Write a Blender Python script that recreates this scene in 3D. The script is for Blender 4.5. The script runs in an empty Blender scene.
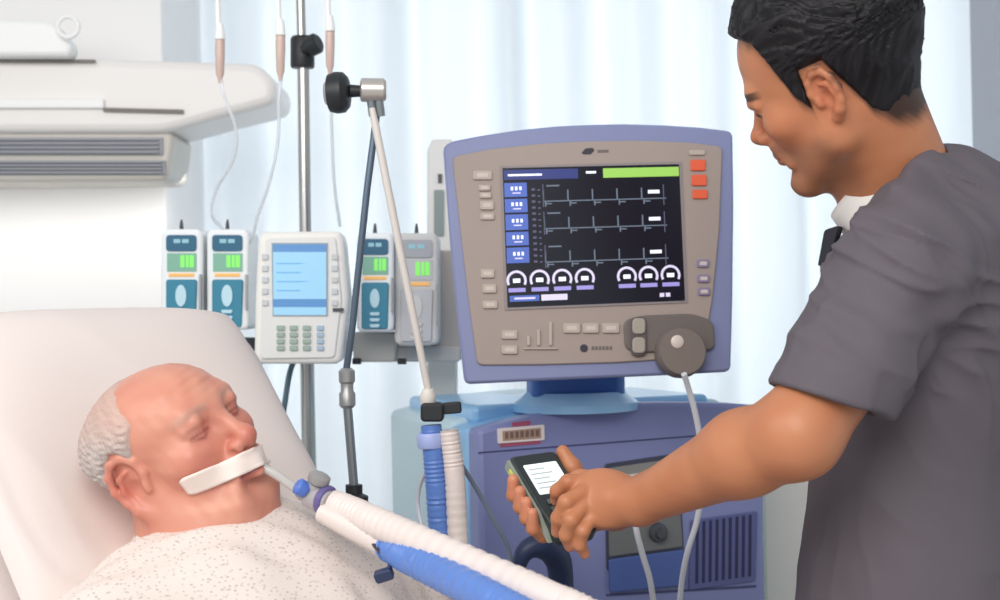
import bpy, math, random
import numpy as np
from mathutils import Vector, Matrix
random.seed(7)
sc = bpy.context.scene
COL = sc.collection
PI = math.pi

# ------------------------------------------------------------------ camera
FPX = 1500.0
ROLL = math.radians(1.2)
CAM = np.array((0.0, 0.0, 1.40))
CR = np.array((math.cos(ROLL), 0, -math.sin(ROLL)))      # camera right
CU = np.array((math.sin(ROLL), 0, math.cos(ROLL)))       # camera up
CF = np.array((0.0, 1.0, 0.0))                           # view direction

def P(px, py, d):
    return CAM + CR*((px-500)/FPX*d) + CU*((300-py)/FPX*d) + CF*d
def cv(x, y, z):
    "vector given as right / up / towards the viewer"
    v = CR*x + CU*y - CF*z
    return v/np.linalg.norm(v)
def nrm(v):
    v = np.asarray(v, float); return v/np.linalg.norm(v)

cd = bpy.data.cameras.new('camera'); cam = bpy.data.objects.new('camera', cd); COL.objects.link(cam)
cd.sensor_width = 36; cd.lens = 36*FPX/1000; cd.clip_start = 0.05
M = Matrix.Identity(4)
for i in range(3):
    M[i][0] = CR[i]; M[i][1] = CU[i]; M[i][2] = -CF[i]; M[i][3] = CAM[i]
cam.matrix_world = M
cd.dof.use_dof = True; cd.dof.focus_distance = 1.85; cd.dof.aperture_fstop = 7.0
sc.camera = cam

# ------------------------------------------------------------------ materials
def lin(c):
    return tuple(((v/255)/12.92 if v/255 <= .04045 else ((v/255+.055)/1.055)**2.4) for v in c)
MATS = {}
def mat(name, rgb, rough=.5, metal=0, bump=0, bscale=200, spec=.5, emit=0, sss=0, vary=0, vscale=6, coat=0, alpha=None, trans=0):
    if name in MATS: return MATS[name]
    m = bpy.data.materials.new(name); m.use_nodes = True
    nt = m.node_tree; b = nt.nodes['Principled BSDF']
    c = lin(rgb)+(1,)
    b.inputs['Base Color'].default_value = c
    b.inputs['Roughness'].default_value = rough
    b.inputs['Metallic'].default_value = metal
    b.inputs['Specular IOR Level'].default_value = spec
    if coat: b.inputs['Coat Weight'].default_value = coat
    if trans: b.inputs['Transmission Weight'].default_value = trans
    if emit:
        b.inputs['Emission Color'].default_value = c; b.inputs['Emission Strength'].default_value = emit
    if sss:
        b.inputs['Subsurface Weight'].default_value = sss
        b.inputs['Subsurface Radius'].default_value = (.012, .005, .003)
        b.inputs['Subsurface Scale'].default_value = 1
    tc = nt.nodes.new('ShaderNodeTexCoord')
    if vary:
        n = nt.nodes.new('ShaderNodeTexNoise'); n.inputs['Scale'].default_value = vscale; n.inputs['Detail'].default_value = 4
        nt.links.new(tc.outputs['Object'], n.inputs['Vector'])
        mx = nt.nodes.new('ShaderNodeMix'); mx.data_type = 'RGBA'
        mx.inputs['A'].default_value = tuple(x*(1-vary) for x in c[:3])+(1,)
        mx.inputs['B'].default_value = tuple(min(1, x*(1+vary)) for x in c[:3])+(1,)
        nt.links.new(n.outputs['Fac'], mx.inputs['Factor']); nt.links.new(mx.outputs['Result'], b.inputs['Base Color'])
    if bump:
        n = nt.nodes.new('ShaderNodeTexNoise'); n.inputs['Scale'].default_value = bscale; n.inputs['Detail'].default_value = 3
        nt.links.new(tc.outputs['Object'], n.inputs['Vector'])
        bp = nt.nodes.new('ShaderNodeBump'); bp.inputs['Strength'].default_value = bump; bp.inputs['Distance'].default_value = .002
        nt.links.new(n.outputs['Fac'], bp.inputs['Height']); nt.links.new(bp.outputs['Normal'], b.inputs['Normal'])
    if alpha is not None: b.inputs['Alpha'].default_value = alpha
    MATS[name] = m; return m

def attr_mat(name, rough=.5, sss=0, bump=0, bscale=300, spec=.5, sheen=0):
    m = mat(name, (200, 150, 120), rough, sss=sss, bump=bump, bscale=bscale, spec=spec)
    nt = m.node_tree; a = nt.nodes.new('ShaderNodeVertexColor'); a.layer_name = 'Col'
    nt.links.new(a.outputs['Color'], nt.nodes['Principled BSDF'].inputs['Base Color'])
    return m

# ------------------------------------------------------------------ mesh builder
def frame(o, u, v):
    u = nrm(u); v = np.asarray(v, float); v = nrm(v - u*np.dot(u, v)); return np.asarray(o, float), u, v, np.cross(u, v)
def toplane(px, py, fr):
    o, u, v, w = fr
    d = P(px, py, 1.0)-CAM
    t = np.dot(o-CAM, w)/np.dot(d, w)
    q = CAM+d*t-o
    return np.array((np.dot(q, u), np.dot(q, v)))

def catmull(pts, n=8):
    pts = [np.asarray(p, float) for p in pts]
    if len(pts) < 3: n = max(n, 2)
    q = [2*pts[0]-pts[1]]+pts+[2*pts[-1]-pts[-2]]
    out = []
    for i in range(1, len(q)-2):
        a, b, c, d = q[i-1:i+3]
        for k in range(n):
            t = k/n
            out.append(.5*((2*b)+(c-a)*t+(2*a-5*b+4*c-d)*t*t+(3*b-a-3*c+d)*t**3))
    out.append(pts[-1]); return np.array(out)

class MB:
    def __init__(s): s.v = []; s.f = []; s.mi = []; s.mats = []
    def m(s, mat):
        if mat not in s.mats: s.mats.append(mat)
        return s.mats.index(mat)
    def add(s, verts, faces, mat):
        k = len(s.v); s.v += [tuple(map(float, p)) for p in verts]
        i = s.m(mat)
        for f in faces: s.f.append([j+k for j in f]); s.mi.append(i)
    def prism(s, poly, fr, z0, z1, mat, scale1=1.0):
        "poly: list of (a,b) on plane; extruded from z0 to z1 along the frame's normal"
        o, u, v, w = fr; n = len(poly)
        pl = np.asarray(poly, float); c = pl.mean(0)
        area = sum(pl[i][0]*pl[(i+1) % n][1]-pl[(i+1) % n][0]*pl[i][1] for i in range(n))
        if area < 0: pl = pl[::-1]
        p1 = c+(pl-c)*scale1
        vs = [o+u*a+v*b+w*z0 for a, b in pl]+[o+u*a+v*b+w*z1 for a, b in p1]
        fs = [list(range(n))[::-1], list(range(n, 2*n))]+[[i, (i+1) % n, n+(i+1) % n, n+i] for i in range(n)]
        if z1 < z0: fs = [f[::-1] for f in fs]
        s.add(vs, fs, mat)
    def box(s, fr, a0, a1, b0, b1, z0, z1, mat):
        s.prism([(a0, b0), (a1, b0), (a1, b1), (a0, b1)], fr, z0, z1, mat)
    def rrect(s, fr, a0, a1, b0, b1, r, z0, z1, mat, seg=4):
        s.prism(rrect(a0, a1, b0, b1, r, seg), fr, z0, z1, mat)
    def tube(s, pts, r, mat, seg=12, smooth=8, rf=None, closed=False):
        p = catmull(pts, smooth) if smooth else np.array([np.asarray(q, float) for q in pts])
        n = len(p)
        L = np.concatenate([[0], np.cumsum(np.linalg.norm(np.diff(p, axis=0), axis=1))])
        t = np.gradient(p, axis=0); t /= np.linalg.norm(t, axis=1)[:, None]
        a = np.cross(t[0], (0, 0, 1)); a = np.cross(t[0], (1, 0, 0)) if np.linalg.norm(a) < 1e-3 else a
        vs = []; fs = []
        for i in range(n):
            a = a-t[i]*np.dot(a, t[i]); a /= np.linalg.norm(a); b = np.cross(t[i], a)
            rr = r if np.isscalar(r) else np.interp(i/(n-1), np.linspace(0, 1, len(r)), r)
            if rf: rr = rr*rf(L[i])
            for k in range(seg):
                th = 2*PI*k/seg
                vs.append(p[i]+(a*math.cos(th)+b*math.sin(th))*rr)
        for i in range(n-1):
            for k in range(seg):
                k2 = (k+1) % seg
                fs.append([i*seg+k, i*seg+k2, (i+1)*seg+k2, (i+1)*seg+k])
        fs.append(list(range(seg))[::-1]); fs.append([(n-1)*seg+k for k in range(seg)])
        s.add(vs, fs, mat)
    def lathe(s, o, axis, prof, mat, seg=20):
        "prof: list of (height, radius)"
        axis = nrm(axis); a = np.cross(axis, (0, 0, 1))
        if np.linalg.norm(a) < 1e-3: a = np.cross(axis, (1, 0, 0))
        a = nrm(a); b = np.cross(axis, a); vs = []; fs = []
        for h, r in prof:
            for k in range(seg):
                th = 2*PI*k/seg
                vs.append(np.asarray(o)+axis*h+(a*math.cos(th)+b*math.sin(th))*max(r, 1e-5))
        n = len(prof)
        for i in range(n-1):
            for k in range(seg):
                k2 = (k+1) % seg
                fs.append([i*seg+k, i*seg+k2, (i+1)*seg+k2, (i+1)*seg+k])
        fs.append(list(range(seg))[::-1]); fs.append([(n-1)*seg+k for k in range(seg)])
        s.add(vs, fs, mat)
    def grid(s, fn, nu, nv, mat, thick=0):
        vs = [fn(i/(nu-1), j/(nv-1)) for j in range(nv) for i in range(nu)]
        fs = [[j*nu+i, j*nu+i+1, (j+1)*nu+i+1, (j+1)*nu+i] for j in range(nv-1) for i in range(nu-1)]
        s.add(vs, fs, mat)
    def build(s, name, parent=None, bevel=0, smooth=35, segs=2, loc=None):
        me = bpy.data.meshes.new(name)
        vs = np.array(s.v)
        off = np.zeros(3)
        if parent is not None: off = np.array(parent['_o'])
        elif loc is not None: off = np.asarray(loc, float)
        me.from_pydata((vs-off).tolist(), [], s.f)
        for m_ in s.mats: me.materials.append(m_)
        me.polygons.foreach_set('material_index', s.mi)
        me.update()
        o = bpy.data.objects.new(name, me); COL.objects.link(o)
        if parent is not None:
            o.parent = parent
        elif loc is not None: o.location = tuple(off)
        o['_o'] = [float(x) for x in off]
        if bevel:
            b = o.modifiers.new('bevel', 'BEVEL'); b.width = bevel; b.segments = segs; b.limit_method = 'ANGLE'; b.angle_limit = math.radians(40)
        if smooth:
            me.polygons.foreach_set('use_smooth', [True]*len(me.polygons))
            me.set_sharp_from_angle(angle=math.radians(smooth))
        return o
def rrect(a0, a1, b0, b1, r, seg=4):
    out = []
    for cx, cy, st in ((a1-r, b0+r, -PI/2), (a1-r, b1-r, 0), (a0+r, b1-r, PI/2), (a0+r, b0+r, PI)):
        for k in range(seg+1):
            th = st+PI/2*k/seg; out.append((cx+r*math.cos(th), cy+r*math.sin(th)))
    return out
def circle(c, r, n=24, ry=None):
    ry = ry or r
    return [(c[0]+r*math.cos(2*PI*k/n), c[1]+ry*math.sin(2*PI*k/n)) for k in range(n)]
def roundpoly(pts, r, seg=4):
    "round the corners of a polygon"
    pts = [np.asarray(p, float) for p in pts]; out = []; n = len(pts)
    for i in range(n):
        p = pts[i]; a = pts[i-1]-p; b = pts[(i+1) % n]-p
        la, lb = np.linalg.norm(a), np.linalg.norm(b)
        rr = min(r, la*.45, lb*.45); s_, e_ = p+a/la*rr, p+b/lb*rr
        for k in range(seg+1):
            t = k/seg; out.append((1-t)**2*s_+2*t*(1-t)*p+t*t*e_)
    return out

# ------------------------------------------------------------------ naming
def tag(o, label=None, cat=None, group=None, kind=None):
    if label: o['label'] = label
    if cat: o['category'] = cat
    if group: o['group'] = group
    if kind: o['kind'] = kind
    return o
def thing(name, label, cat, loc, group=None):
    o = bpy.data.objects.new(name, None); COL.objects.link(o); o.location = tuple(map(float, loc)); o.empty_display_size = .05
    o['_o'] = [float(x) for x in loc]
    return tag(o, label, cat, group)
def copy_thing(root, delta, label):
    "copy of a thing with copies of its parts and sub-parts"
    r = root.copy(); COL.objects.link(r); r.location = root.location+Vector(tuple(map(float, delta))); r['label'] = label
    def rec(src, dst):
        for ch in [c for c in bpy.data.objects if c.parent == src]:
            c = ch.copy(); COL.objects.link(c); c.parent = dst; rec(ch, c)
    rec(root, r); return r

# ------------------------------------------------------------------ signed-distance surfaces
class SDF:
    def __init__(s): s.p = []; s.post = None
    def ell(s, c, r, ax=None, k=.01, op='u'):
        s.p.append(('e', np.asarray(c, float), np.asarray(r, float), np.eye(3) if ax is None else np.asarray(ax, float), k, op)); return s
    def cone(s, a, b, r1, r2=None, k=.01, op='u'):
        s.p.append(('c', np.asarray(a, float), np.asarray(b, float), r1, r1 if r2 is None else r2, k, op)); return s
    def chain(s, pts, rs, k=.006, op='u'):
        for i in range(len(pts)-1): s.cone(pts[i], pts[i+1], rs[i], rs[i+1], k, op)
        return s
    def plane(s, c, n, k=.004, op='s'):
        s.p.append(('p', np.asarray(c, float), nrm(n), k, op)); return s
    @staticmethod
    def one(p, q):
        if p[0] == 'e':
            l = (q-p[1])@p[3].T; a = l/p[2]; k0 = np.sqrt((a*a).sum(1)); k1 = np.sqrt(((a/p[2])**2).sum(1))
            return k0*(k0-1)/np.maximum(k1, 1e-9)
        if p[0] == 'c':
            ba = p[2]-p[1]; pa = q-p[1]; t = np.clip(pa@ba/max(ba@ba, 1e-12), 0, 1)
            return np.sqrt(((pa-t[:, None]*ba)**2).sum(1))-(p[3]+(p[4]-p[3])*t)
        return (q-p[1])@p[2]
    def ev(s, q, sub=None):
        d = None
        for p in (s.p if sub is None else sub):
            x = s.one(p, q); k, op = p[-2], p[-1]
            if d is None: d = x if op == 'u' else np.full(len(q), 9.); 
            elif op == 'u':
                h = np.maximum(k-np.abs(d-x), 0)/k; d = np.minimum(d, x)-h*h*k*.25
            else:
                if op == 's': x = -x
                h = np.maximum(k-np.abs(d-x), 0)/k; d = np.maximum(d, x)+h*h*k*.25
        if s.post is not None: d = s.post(q, d)
        return d
    def bounds(s):
        lo = np.full(3, 9e9); hi = -lo
        for p in s.p:
            if p[-1] != 'u': continue
            if p[0] == 'e':
                e = np.sqrt(((p[3]*p[2][:, None])**2).sum(0)); lo = np.minimum(lo, p[1]-e); hi = np.maximum(hi, p[1]+e)
            else:
                for c, r in ((p[1], p[3]), (p[2], p[4])): lo = np.minimum(lo, c-r); hi = np.maximum(hi, c+r)
        return lo, hi
    def mesh(s, h, pad=.012, S=16, slack=1.35):
        lo, hi = s.bounds(); lo = lo-pad; hi = hi+pad
        nb = np.ceil((hi-lo)/(h*S)).astype(int)
        F = np.full(tuple(nb*S), 1., np.float32)
        ii = (np.arange(S)+.0)
        g = np.stack(np.meshgrid(ii, ii, ii, indexing='ij'), -1).reshape(-1, 3)*h
        R = S*h*.87*slack
        cs = np.stack(np.meshgrid(*[np.arange(n) for n in nb], indexing='ij'), -1).reshape(-1, 3)
        cc = lo+(cs+.5)*S*h
        post, s.post = s.post, None
        dc = s.ev(cc); pd = [s.one(p, cc) for p in s.p]
        s.post = post
        un = np.min([x for x, p in zip(pd, s.p) if p[-1] == 'u'], axis=0)
        for j in range(len(cs)):
            a, b, c = cs[j]*S
            if abs(dc[j]) > R+pad:
                F[a:a+S, b:b+S, c:c+S] = 1 if dc[j] > 0 else -1; continue
            sub = []
            for x, p in zip(pd, s.p):
                if p[-1] == 'u':
                    if x[j]-R < un[j]+R+p[-2]: sub.append(p)
                elif p[-1] == 's':
                    if x[j] < R+p[-2]: sub.append(p)
                else: sub.append(p)
            F[a:a+S, b:b+S, c:c+S] = s.ev(lo+cs[j]*S*h+g, sub).reshape(S, S, S)
        I = F < 0
        cnt = np.zeros(tuple(n-1 for n in F.shape), np.int8)
        for dx in (0, 1):
            for dy in (0, 1):
                for dz in (0, 1):
                    cnt += I[dx:F.shape[0]-1+dx, dy:F.shape[1]-1+dy, dz:F.shape[2]-1+dz]
        cells = np.argwhere((cnt > 0) & (cnt < 8))
        idx = np.full(cnt.shape, -1, np.int32); idx[tuple(cells.T)] = np.arange(len(cells))
        acc = np.zeros((len(cells), 3)); num = np.zeros(len(cells))
        cor = [(x, y, z) for x in (0, 1) for y in (0, 1) for z in (0, 1)]
        val = {c: F[cells[:, 0]+c[0], cells[:, 1]+c[1], cells[:, 2]+c[2]] for c in cor}
        for c in cor:
            for ax in range(3):
                if c[ax]: continue
                e = list(c); e[ax] = 1; e = tuple(e)
                va, vb = val[c], val[e]; x = (va < 0) != (vb < 0)
                t = np.where(x, va/np.where(x, va-vb, 1), 0)
                pt = np.tile(np.array(c, float), (len(cells), 1)); pt[:, ax] = t
                acc += pt*x[:, None]; num += x
        V = lo+(cells+acc/num[:, None])*h
        faces = []
        for ax in range(3):
            b_, c_ = (ax+1) % 3, (ax+2) % 3
            sl0 = [slice(None)]*3; sl1 = [slice(None)]*3; sl0[ax] = slice(0, -1); sl1[ax] = slice(1, None)
            A = I[tuple(sl0)]; B = I[tuple(sl1)]
            for inside in (True, False):
                e = np.argwhere((A != B) & (A == inside))
                ok = (e[:, b_] > 0) & (e[:, c_] > 0) & (e[:, b_] < F.shape[b_]-1) & (e[:, c_] < F.shape[c_]-1); e = e[ok]
                q = []
                for db, dc_ in ((-1, -1), (0, -1), (0, 0), (-1, 0)):
                    n_ = e.copy(); n_[:, b_] += db; n_[:, c_] += dc_; q.append(idx[tuple(n_.T)])
                q = np.stack(q, 1)
                faces.append(q if inside else q[:, ::-1])
        Fc = np.concatenate(faces); Fc = Fc[(Fc >= 0).all(1)]
        return V, Fc

def sdf_obj(name, s, h, material, parent=None, color=None, loc=None, slack=1.35, smooth_it=0, pad=.012):
    V, Fc = s.mesh(h, slack=slack, pad=pad)
    off = np.array(parent['_o']) if parent is not None else np.asarray(loc if loc is not None else (0, 0, 0), float)
    me = bpy.data.meshes.new(name)
    me.vertices.add(len(V)); me.vertices.foreach_set('co', (V-off).astype(np.float32).ravel())
    me.loops.add(len(Fc)*4); me.loops.foreach_set('vertex_index', Fc.astype(np.int32).ravel())
    me.polygons.add(len(Fc)); me.polygons.foreach_set('loop_start', np.arange(0, len(Fc)*4, 4, dtype=np.int32))
    me.polygons.foreach_set('loop_total', np.full(len(Fc), 4, np.int32))
    me.polygons.foreach_set('use_smooth', np.ones(len(Fc), bool))
    me.update(calc_edges=True); me.validate()
    me.materials.append(material)
    if color is not None:
        c = color(V); at = me.color_attributes.new('Col', 'FLOAT_COLOR', 'POINT')
        at.data.foreach_set('color', np.concatenate([c, np.ones((len(c), 1))], 1).astype(np.float32).ravel())
    o = bpy.data.objects.new(name, me); COL.objects.link(o)
    if parent is not None: o.parent = parent
    elif loc is not None: o.location = tuple(map(float, off))
    o['_o'] = [float(x) for x in off]
    if smooth_it:
        mo = o.modifiers.new('smooth', 'SMOOTH'); mo.factor = .5; mo.iterations = smooth_it
    return o

_rng = np.random.RandomState(3)
_W = _rng.normal(size=(24, 3)); _PH = _rng.uniform(0, 6.28, 24)
def wob(q, scale, seed=0, n=6):
    "smooth pseudo-noise in about -1..1"
    out = 0
    for i in range(n):
        w = _W[(i+seed*5) % 24]; out = out+np.sin(q@w*scale*(1+.35*i)+_PH[(i+seed*7) % 24])
    return out/n*1.6
def sstep(a, b, x):
    t = np.clip((x-a)/(b-a), 0, 1); return t*t*(3-2*t)

# ================================================================== the setting
white_paint = mat('wall_paint', (236, 236, 236), .7, bump=.05, bscale=300)
floor_m = mat('vinyl_floor', (176, 176, 172), .35, vary=.08, vscale=8)
WZ = frame((0, 4.3, 0), (1, 0, 0), (0, 0, 1))            # back wall plane (normal towards the viewer)
def struct(mb, name, **k):
    o = mb.build(name, **k); o['kind'] = 'structure'; return o
m = MB(); m.box(frame((0, 0, 0), (1, 0, 0), (0, 1, 0)), -2.2, 3.0, -.6, 4.5, -.06, 0, floor_m); struct(m, 'floor')
# back wall with a wide window opening behind the curtain
m = MB()
m.box(WZ, -2.2, -1.15, 0, 2.9, -.12, 0, white_paint); m.box(WZ, 1.75, 3.0, 0, 2.9, -.12, 0, white_paint)
m.box(WZ, -1.15, 1.75, 0, .35, -.12, 0, white_paint); m.box(WZ, -1.15, 1.75, 2.6, 2.9, -.12, 0, white_paint)
struct(m, 'wall_back')
alu = mat('window_frame', (215, 218, 222), .4)
glass = mat('window_glass', (235, 245, 250), .05, alpha=.12)
m = MB()
for a0, a1, b0, b1 in ((-1.15, -1.09, .35, 2.6), (1.69, 1.75, .35, 2.6), (-1.09, 1.69, .35, .41), (-1.09, 1.69, 2.54, 2.6)):
    m.box(WZ, a0, a1, b0, b1, -.09, -.03, alu)
wf = struct(m, 'window_1', bevel=.004)
m = MB()
for a in (-.4, .3, 1.0): m.box(WZ, a-.025, a+.025, .41, 2.54, -.085, -.035, alu)
m.build('mullion', wf, bevel=.003)
m = MB(); m.box(WZ, -1.09, 1.69, .41, 2.54, -.063, -.057, glass); m.build('pane', wf)
# white panelled headwall on the left behind the bed head
m = MB()
wall_p = mat('headwall_laminate', (244, 243, 242), .45)
HW = frame((0, 3.50, 0), (1, 0, 0), (0, 0, 1))
m.box(HW, -2.2, -1.19, 0, 2.9, -.5, 0, wall_p); m.box(HW, -1.185, -.775, 0, 2.9, -.5, 0, wall_p)
struct(m, 'wall_left', bevel=.004)
# grey wall end at the right
m = MB(); m.box(frame((1.11, 3.3, 0), (1, 0, 0), (0, 0, 1)), 0, 1.2, 0, 2.9, -.2, 0, mat('grey_wall', (178, 182, 192), .7)); struct(m, 'wall_right')

# ------------------------------------------------------------------ sheer curtain
def curtain_mat():
    m = bpy.data.materials.new('sheer_curtain'); m.use_nodes = True; nt = m.node_tree; nt.nodes.clear()
    out = nt.nodes.new('ShaderNodeOutputMaterial'); d = nt.nodes.new('ShaderNodeBsdfDiffuse'); t = nt.nodes.new('ShaderNodeBsdfTranslucent')
    mx = nt.nodes.new('ShaderNodeMixShader'); mx.inputs[0].default_value = .5
    c = lin((242, 245, 247))+(1,)
    d.inputs[0].default_value = c; t.inputs[0].default_value = c
    nt.links.new(d.outputs[0], mx.inputs[1]); nt.links.new(t.outputs[0], mx.inputs[2]); nt.links.new(mx.outputs[0], out.inputs[0]); return m
cm = curtain_mat()
cur = thing('sheer_curtain', 'pale bluish white sheer curtain hanging in folds behind the medical devices', 'curtain', (.2, 3.95, .06))
X0, X1 = -1.0, 1.7
def fold(u, v):
    x = X0+(X1-X0)*u
    y = 3.95+.035*math.sin(u*95+.8*math.sin(u*17))+.02*math.sin(u*41+1.3)+.012*math.sin(u*23+v*2.2)
    y += .012*math.sin(u*160+2*math.sin(u*9))*(.4+.6*v)
    return (x+.012*math.sin(u*70+v*1.3), y, .06+2.6*v)
m = MB(); m.grid(fold, 420, 24, cm); o = m.build('curtain_cloth', cur, smooth=180)
so = o.modifiers.new('solid', 'SOLIDIFY'); so.thickness = .002
m = MB(); m.tube([(X0-.05, 3.95, 2.68), (X1+.05, 3.95, 2.68)], .014, alu, smooth=0); m.build('curtain_rail', cur)

# ------------------------------------------------------------------ bed head light unit (left, behind the bed)
cream = mat('lamp_shell', (242, 238, 234), .35); greyslot = mat('lamp_slot', (150, 153, 162), .4); shell2 = mat('lamp_trim', (210, 205, 196), .4)
LD = 3.25; LF = frame(P(100, 110, LD), CR, CU)
def lp(pts, fr=LF): return [toplane(x, y, fr) for x, y in pts]
lamp = thing('bed_head_light', 'cream wall light unit with rounded end and grey louvres above the bed head', 'wall light', P(100, 160, LD+.1))
m = MB(); m.prism(roundpoly(lp([(-140, 58), (-20, 57), (95, 58), (200, 61), (258, 63), (276, 82), (275, 103), (250, 110), (212, 119), (186, 127), (160, 133), (-140, 133)]), .03), LF, -.252, 0, cream)
m.build('housing', lamp, bevel=.02, segs=4)
m = MB(); m.prism(roundpoly(lp([(-140, 99), (105, 99), (105, 109), (-140, 109)]), .004), LF, 0, .012, mat('lamp_white', (250, 250, 248), .4))
m.build('diffuser_edge', lamp, bevel=.004)
m = MB(); m.prism(roundpoly(lp([(104, 108), (184, 110), (184, 114), (104, 112)]), .002), LF, 0, .008, mat('lamp_dark', (120, 115, 108), .5)); m.build('seam', lamp)
m = MB(); m.prism(roundpoly(lp([(-140, 59), (96, 60), (96, 63), (-140, 62)]), .002), LF, 0, .008, mat('lamp_dark', (120, 115, 108), .5)); m.build('seam', lamp)
m = MB(); m.prism(roundpoly(lp([(-140, 120), (172, 131), (166, 180), (-140, 182)]), .02), LF, -.22, -.02, shell2); m.build('lower_body', lamp, bevel=.008)
for (a, b, t) in ((137, 154, 161), (160, 174, 164)):
    m = MB(); m.prism(lp([(-140, a), (t, a), (t, b), (-140, b)]), LF, -.03, -.012, greyslot)
    for k in range(4):
        yy = a+(b-a)*(k+.5)/4
        m.prism(lp([(-140, yy-.8), (t-3, yy-.8), (t-3, yy+.8), (-140, yy+.8)]), LF, -.012, -.004, mat('lamp_slot_light', (150, 153, 160), .4))
    m.build('louvre', lamp)
# folded arm with a ring lying on the light unit
arm = thing('ring_arm', 'white arm ending in a small ring resting above the bed head light', 'arm', P(30, 55, 3.2))
AF = frame(P(30, 40, 3.2), CR, CU)
m = MB(); m.prism(roundpoly(lp([(-140, 14), (52, 21), (72, 44), (70, 56), (-140, 56)], AF), .02), AF, -.06, 0, mat('lamp_white', (250, 250, 248), .4)); m.build('arm_bar', arm, bevel=.01, segs=3)
cx = P(68, 27, 3.18)
m = MB(); m.tube([cx+(CR*math.cos(t)+CU*math.sin(t))*.022 for t in np.linspace(0, 2*PI, 25)], .005, mat('lamp_white', (250, 250, 248), .4), smooth=0); m.build('ring', arm)

# ------------------------------------------------------------------ bedside cabinet at the right
CB = frame(P(757, 600, 2.75), (1, .1, 0), (0, 0, 1))
cab_m = mat('cabinet_laminate', (232, 226, 216), .5, vary=.03)
cab = thing('bedside_cabinet', 'plain beige cabinet standing between the ventilator and the person in scrubs', 'cabinet', (P(757, 600, 2.75)[0]+.2, 3.0, 0))
ct = toplane(757, 470, CB)[1]; zb = -CB[0][2]
m = MB(); m.box(CB, 0, .42, zb+.08, ct, -.4, 0, cab_m); m.build('carcass', cab, bevel=.006)
m = MB(); m.box(CB, -.004, .425, ct, ct+.02, -.41, .008, cab_m); m.build('top', cab, bevel=.004)
m = MB(); m.box(CB, .012, .408, ct-.62, ct-.012, .001, .018, cab_m); dr = m.build('door', cab, bevel=.004)
m = MB(); m.tube([CB[0]+CB[1]*.37+CB[2]*(ct-a)+CB[3]*z for a, z in ((.2, .017), (.2, .04), (.34, .04), (.34, .017))], .005, alu, smooth=0); m.build('handle', dr)
m = MB(); m.box(CB, .02, .40, zb, zb+.08, -.38, -.03, mat('cabinet_plinth', (120, 118, 114), .6)); m.build('plinth', cab)

# ================================================================== infusion pole and pumps
steel = mat('steel', (190, 190, 186), .25, 1); black = mat('black_plastic', (32, 36, 40), .45); darkgrey = mat('dark_plastic', (70, 74, 80), .45)
PD = 2.62
pole = thing('infusion_pole', 'steel infusion pole with black clamp knob, rising behind the beige pump', 'pole', (P(310, 500, PD)[0], PD, 0))
pb = P(309, 470, PD); pt = P(298, -30, PD); dirp = (pt-pb)/np.linalg.norm(pt-pb); bot = np.array((pb[0], pb[1], .1))
m = MB(); m.tube([bot, P(307, 360, PD)], .0125, steel, smooth=0, seg=16); m.build('lower_tube', pole)
m = MB(); m.tube([P(307, 362, PD), P(303, 50, PD)], .0105, steel, smooth=0, seg=16); m.build('upper_tube', pole)
m = MB(); m.tube([P(302, 52, PD), P(299, -60, PD)], .008, steel, smooth=0, seg=16); m.build('extension_tube', pole)
kn = MB(); kn.lathe(P(302.5, 68, PD), CU, [(0, .0195), (.004, .021), (.05, .021), (.055, .018)], black, 18)
c = kn.build('clamp', pole)
m = MB(); m.lathe(P(303, 50, PD-.015), cv(.9, .35, .4), [(0, .009), (.012, .009), (.014, .018), (.03, .0185), (.034, .014)], black, 14); m.build('knob', c)
bm_ = MB()
for k in range(5):
    a = 2*PI*k/5+.3; e = bot+np.array((math.cos(a)*.3, math.sin(a)*.3, -.02))
    bm_ = MB(); bm_.tube([bot, bot+np.array((math.cos(a)*.15, math.sin(a)*.15, .0)), e], [.016, .012], steel, smooth=4); lg = bm_.build('leg', pole)
    w = MB(); w.lathe(e+np.array((0, -.01, -.04)), (0, 1, 0), [(0, .03), (.004, .036), (.018, .036), (.022, .03)], black, 16); w.build('caster', lg)

# main pump
pw = mat('pump_beige', (240, 238, 233), .35); pl2 = mat('pump_face', (232, 232, 229), .4); key_m = mat('pump_key', (160, 180, 170), .5); keyl = mat('pump_key_light', (205, 210, 212), .5)
MF = frame(P(300, 297, PD-.13), CR+CF*.03, CU)
def mp(*pts): return [toplane(x, y, MF) for x, y in pts]
pump = thing('infusion_pump', 'beige infusion pump with blue lit screen and number keypad on the steel pole', 'infusion pump', P(300, 362, PD-.08))
m = MB(); m.prism(roundpoly(mp((262, 232), (340, 231), (344, 240), (349, 300), (341, 364), (254, 364), (255, 300), (258, 240)), .012), MF, -.085, 0, pw); m.build('body', pump, bevel=.008, segs=3)
m = MB(); m.prism(roundpoly(mp((266, 238), (336, 237), (342, 300), (335, 358), (260, 359), (262, 300)), .008), MF, 0, .004, pl2); m.build('face_panel', pump, bevel=.003)
lcd = mat('lcd_blue', (150, 200, 228), .3, emit=.3); lcdd = mat('lcd_dark', (84, 134, 186), .3, emit=.35); lcdl = mat('lcd_line', (105, 165, 210), .3, emit=.35)
m = MB(); m.prism(mp((272, 243), (328, 243), (328, 316), (273, 316)), MF, .004, .006, mat('lcd_frame', (150, 165, 175), .4))
m.prism(mp((273.5, 244.5), (326.5, 244.5), (326.5, 315), (274, 315)), MF, .006, .0065, lcd)
m.prism(mp((273.5, 244.5), (326.5, 244.5), (326.5, 252), (273.5, 252)), MF, .0065, .007, lcdd)
m.prism(mp((273.5, 299), (326.5, 299), (326.5, 307), (273.5, 307)), MF, .0065, .007, lcdd)
for y in (263, 272, 281, 290):
    m.prism(mp((277, y), (300+random.random()*18, y), (300, y+1.2), (277, y+1.2)), MF, .0065, .007, lcdl)
m.build('screen', pump)
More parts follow.
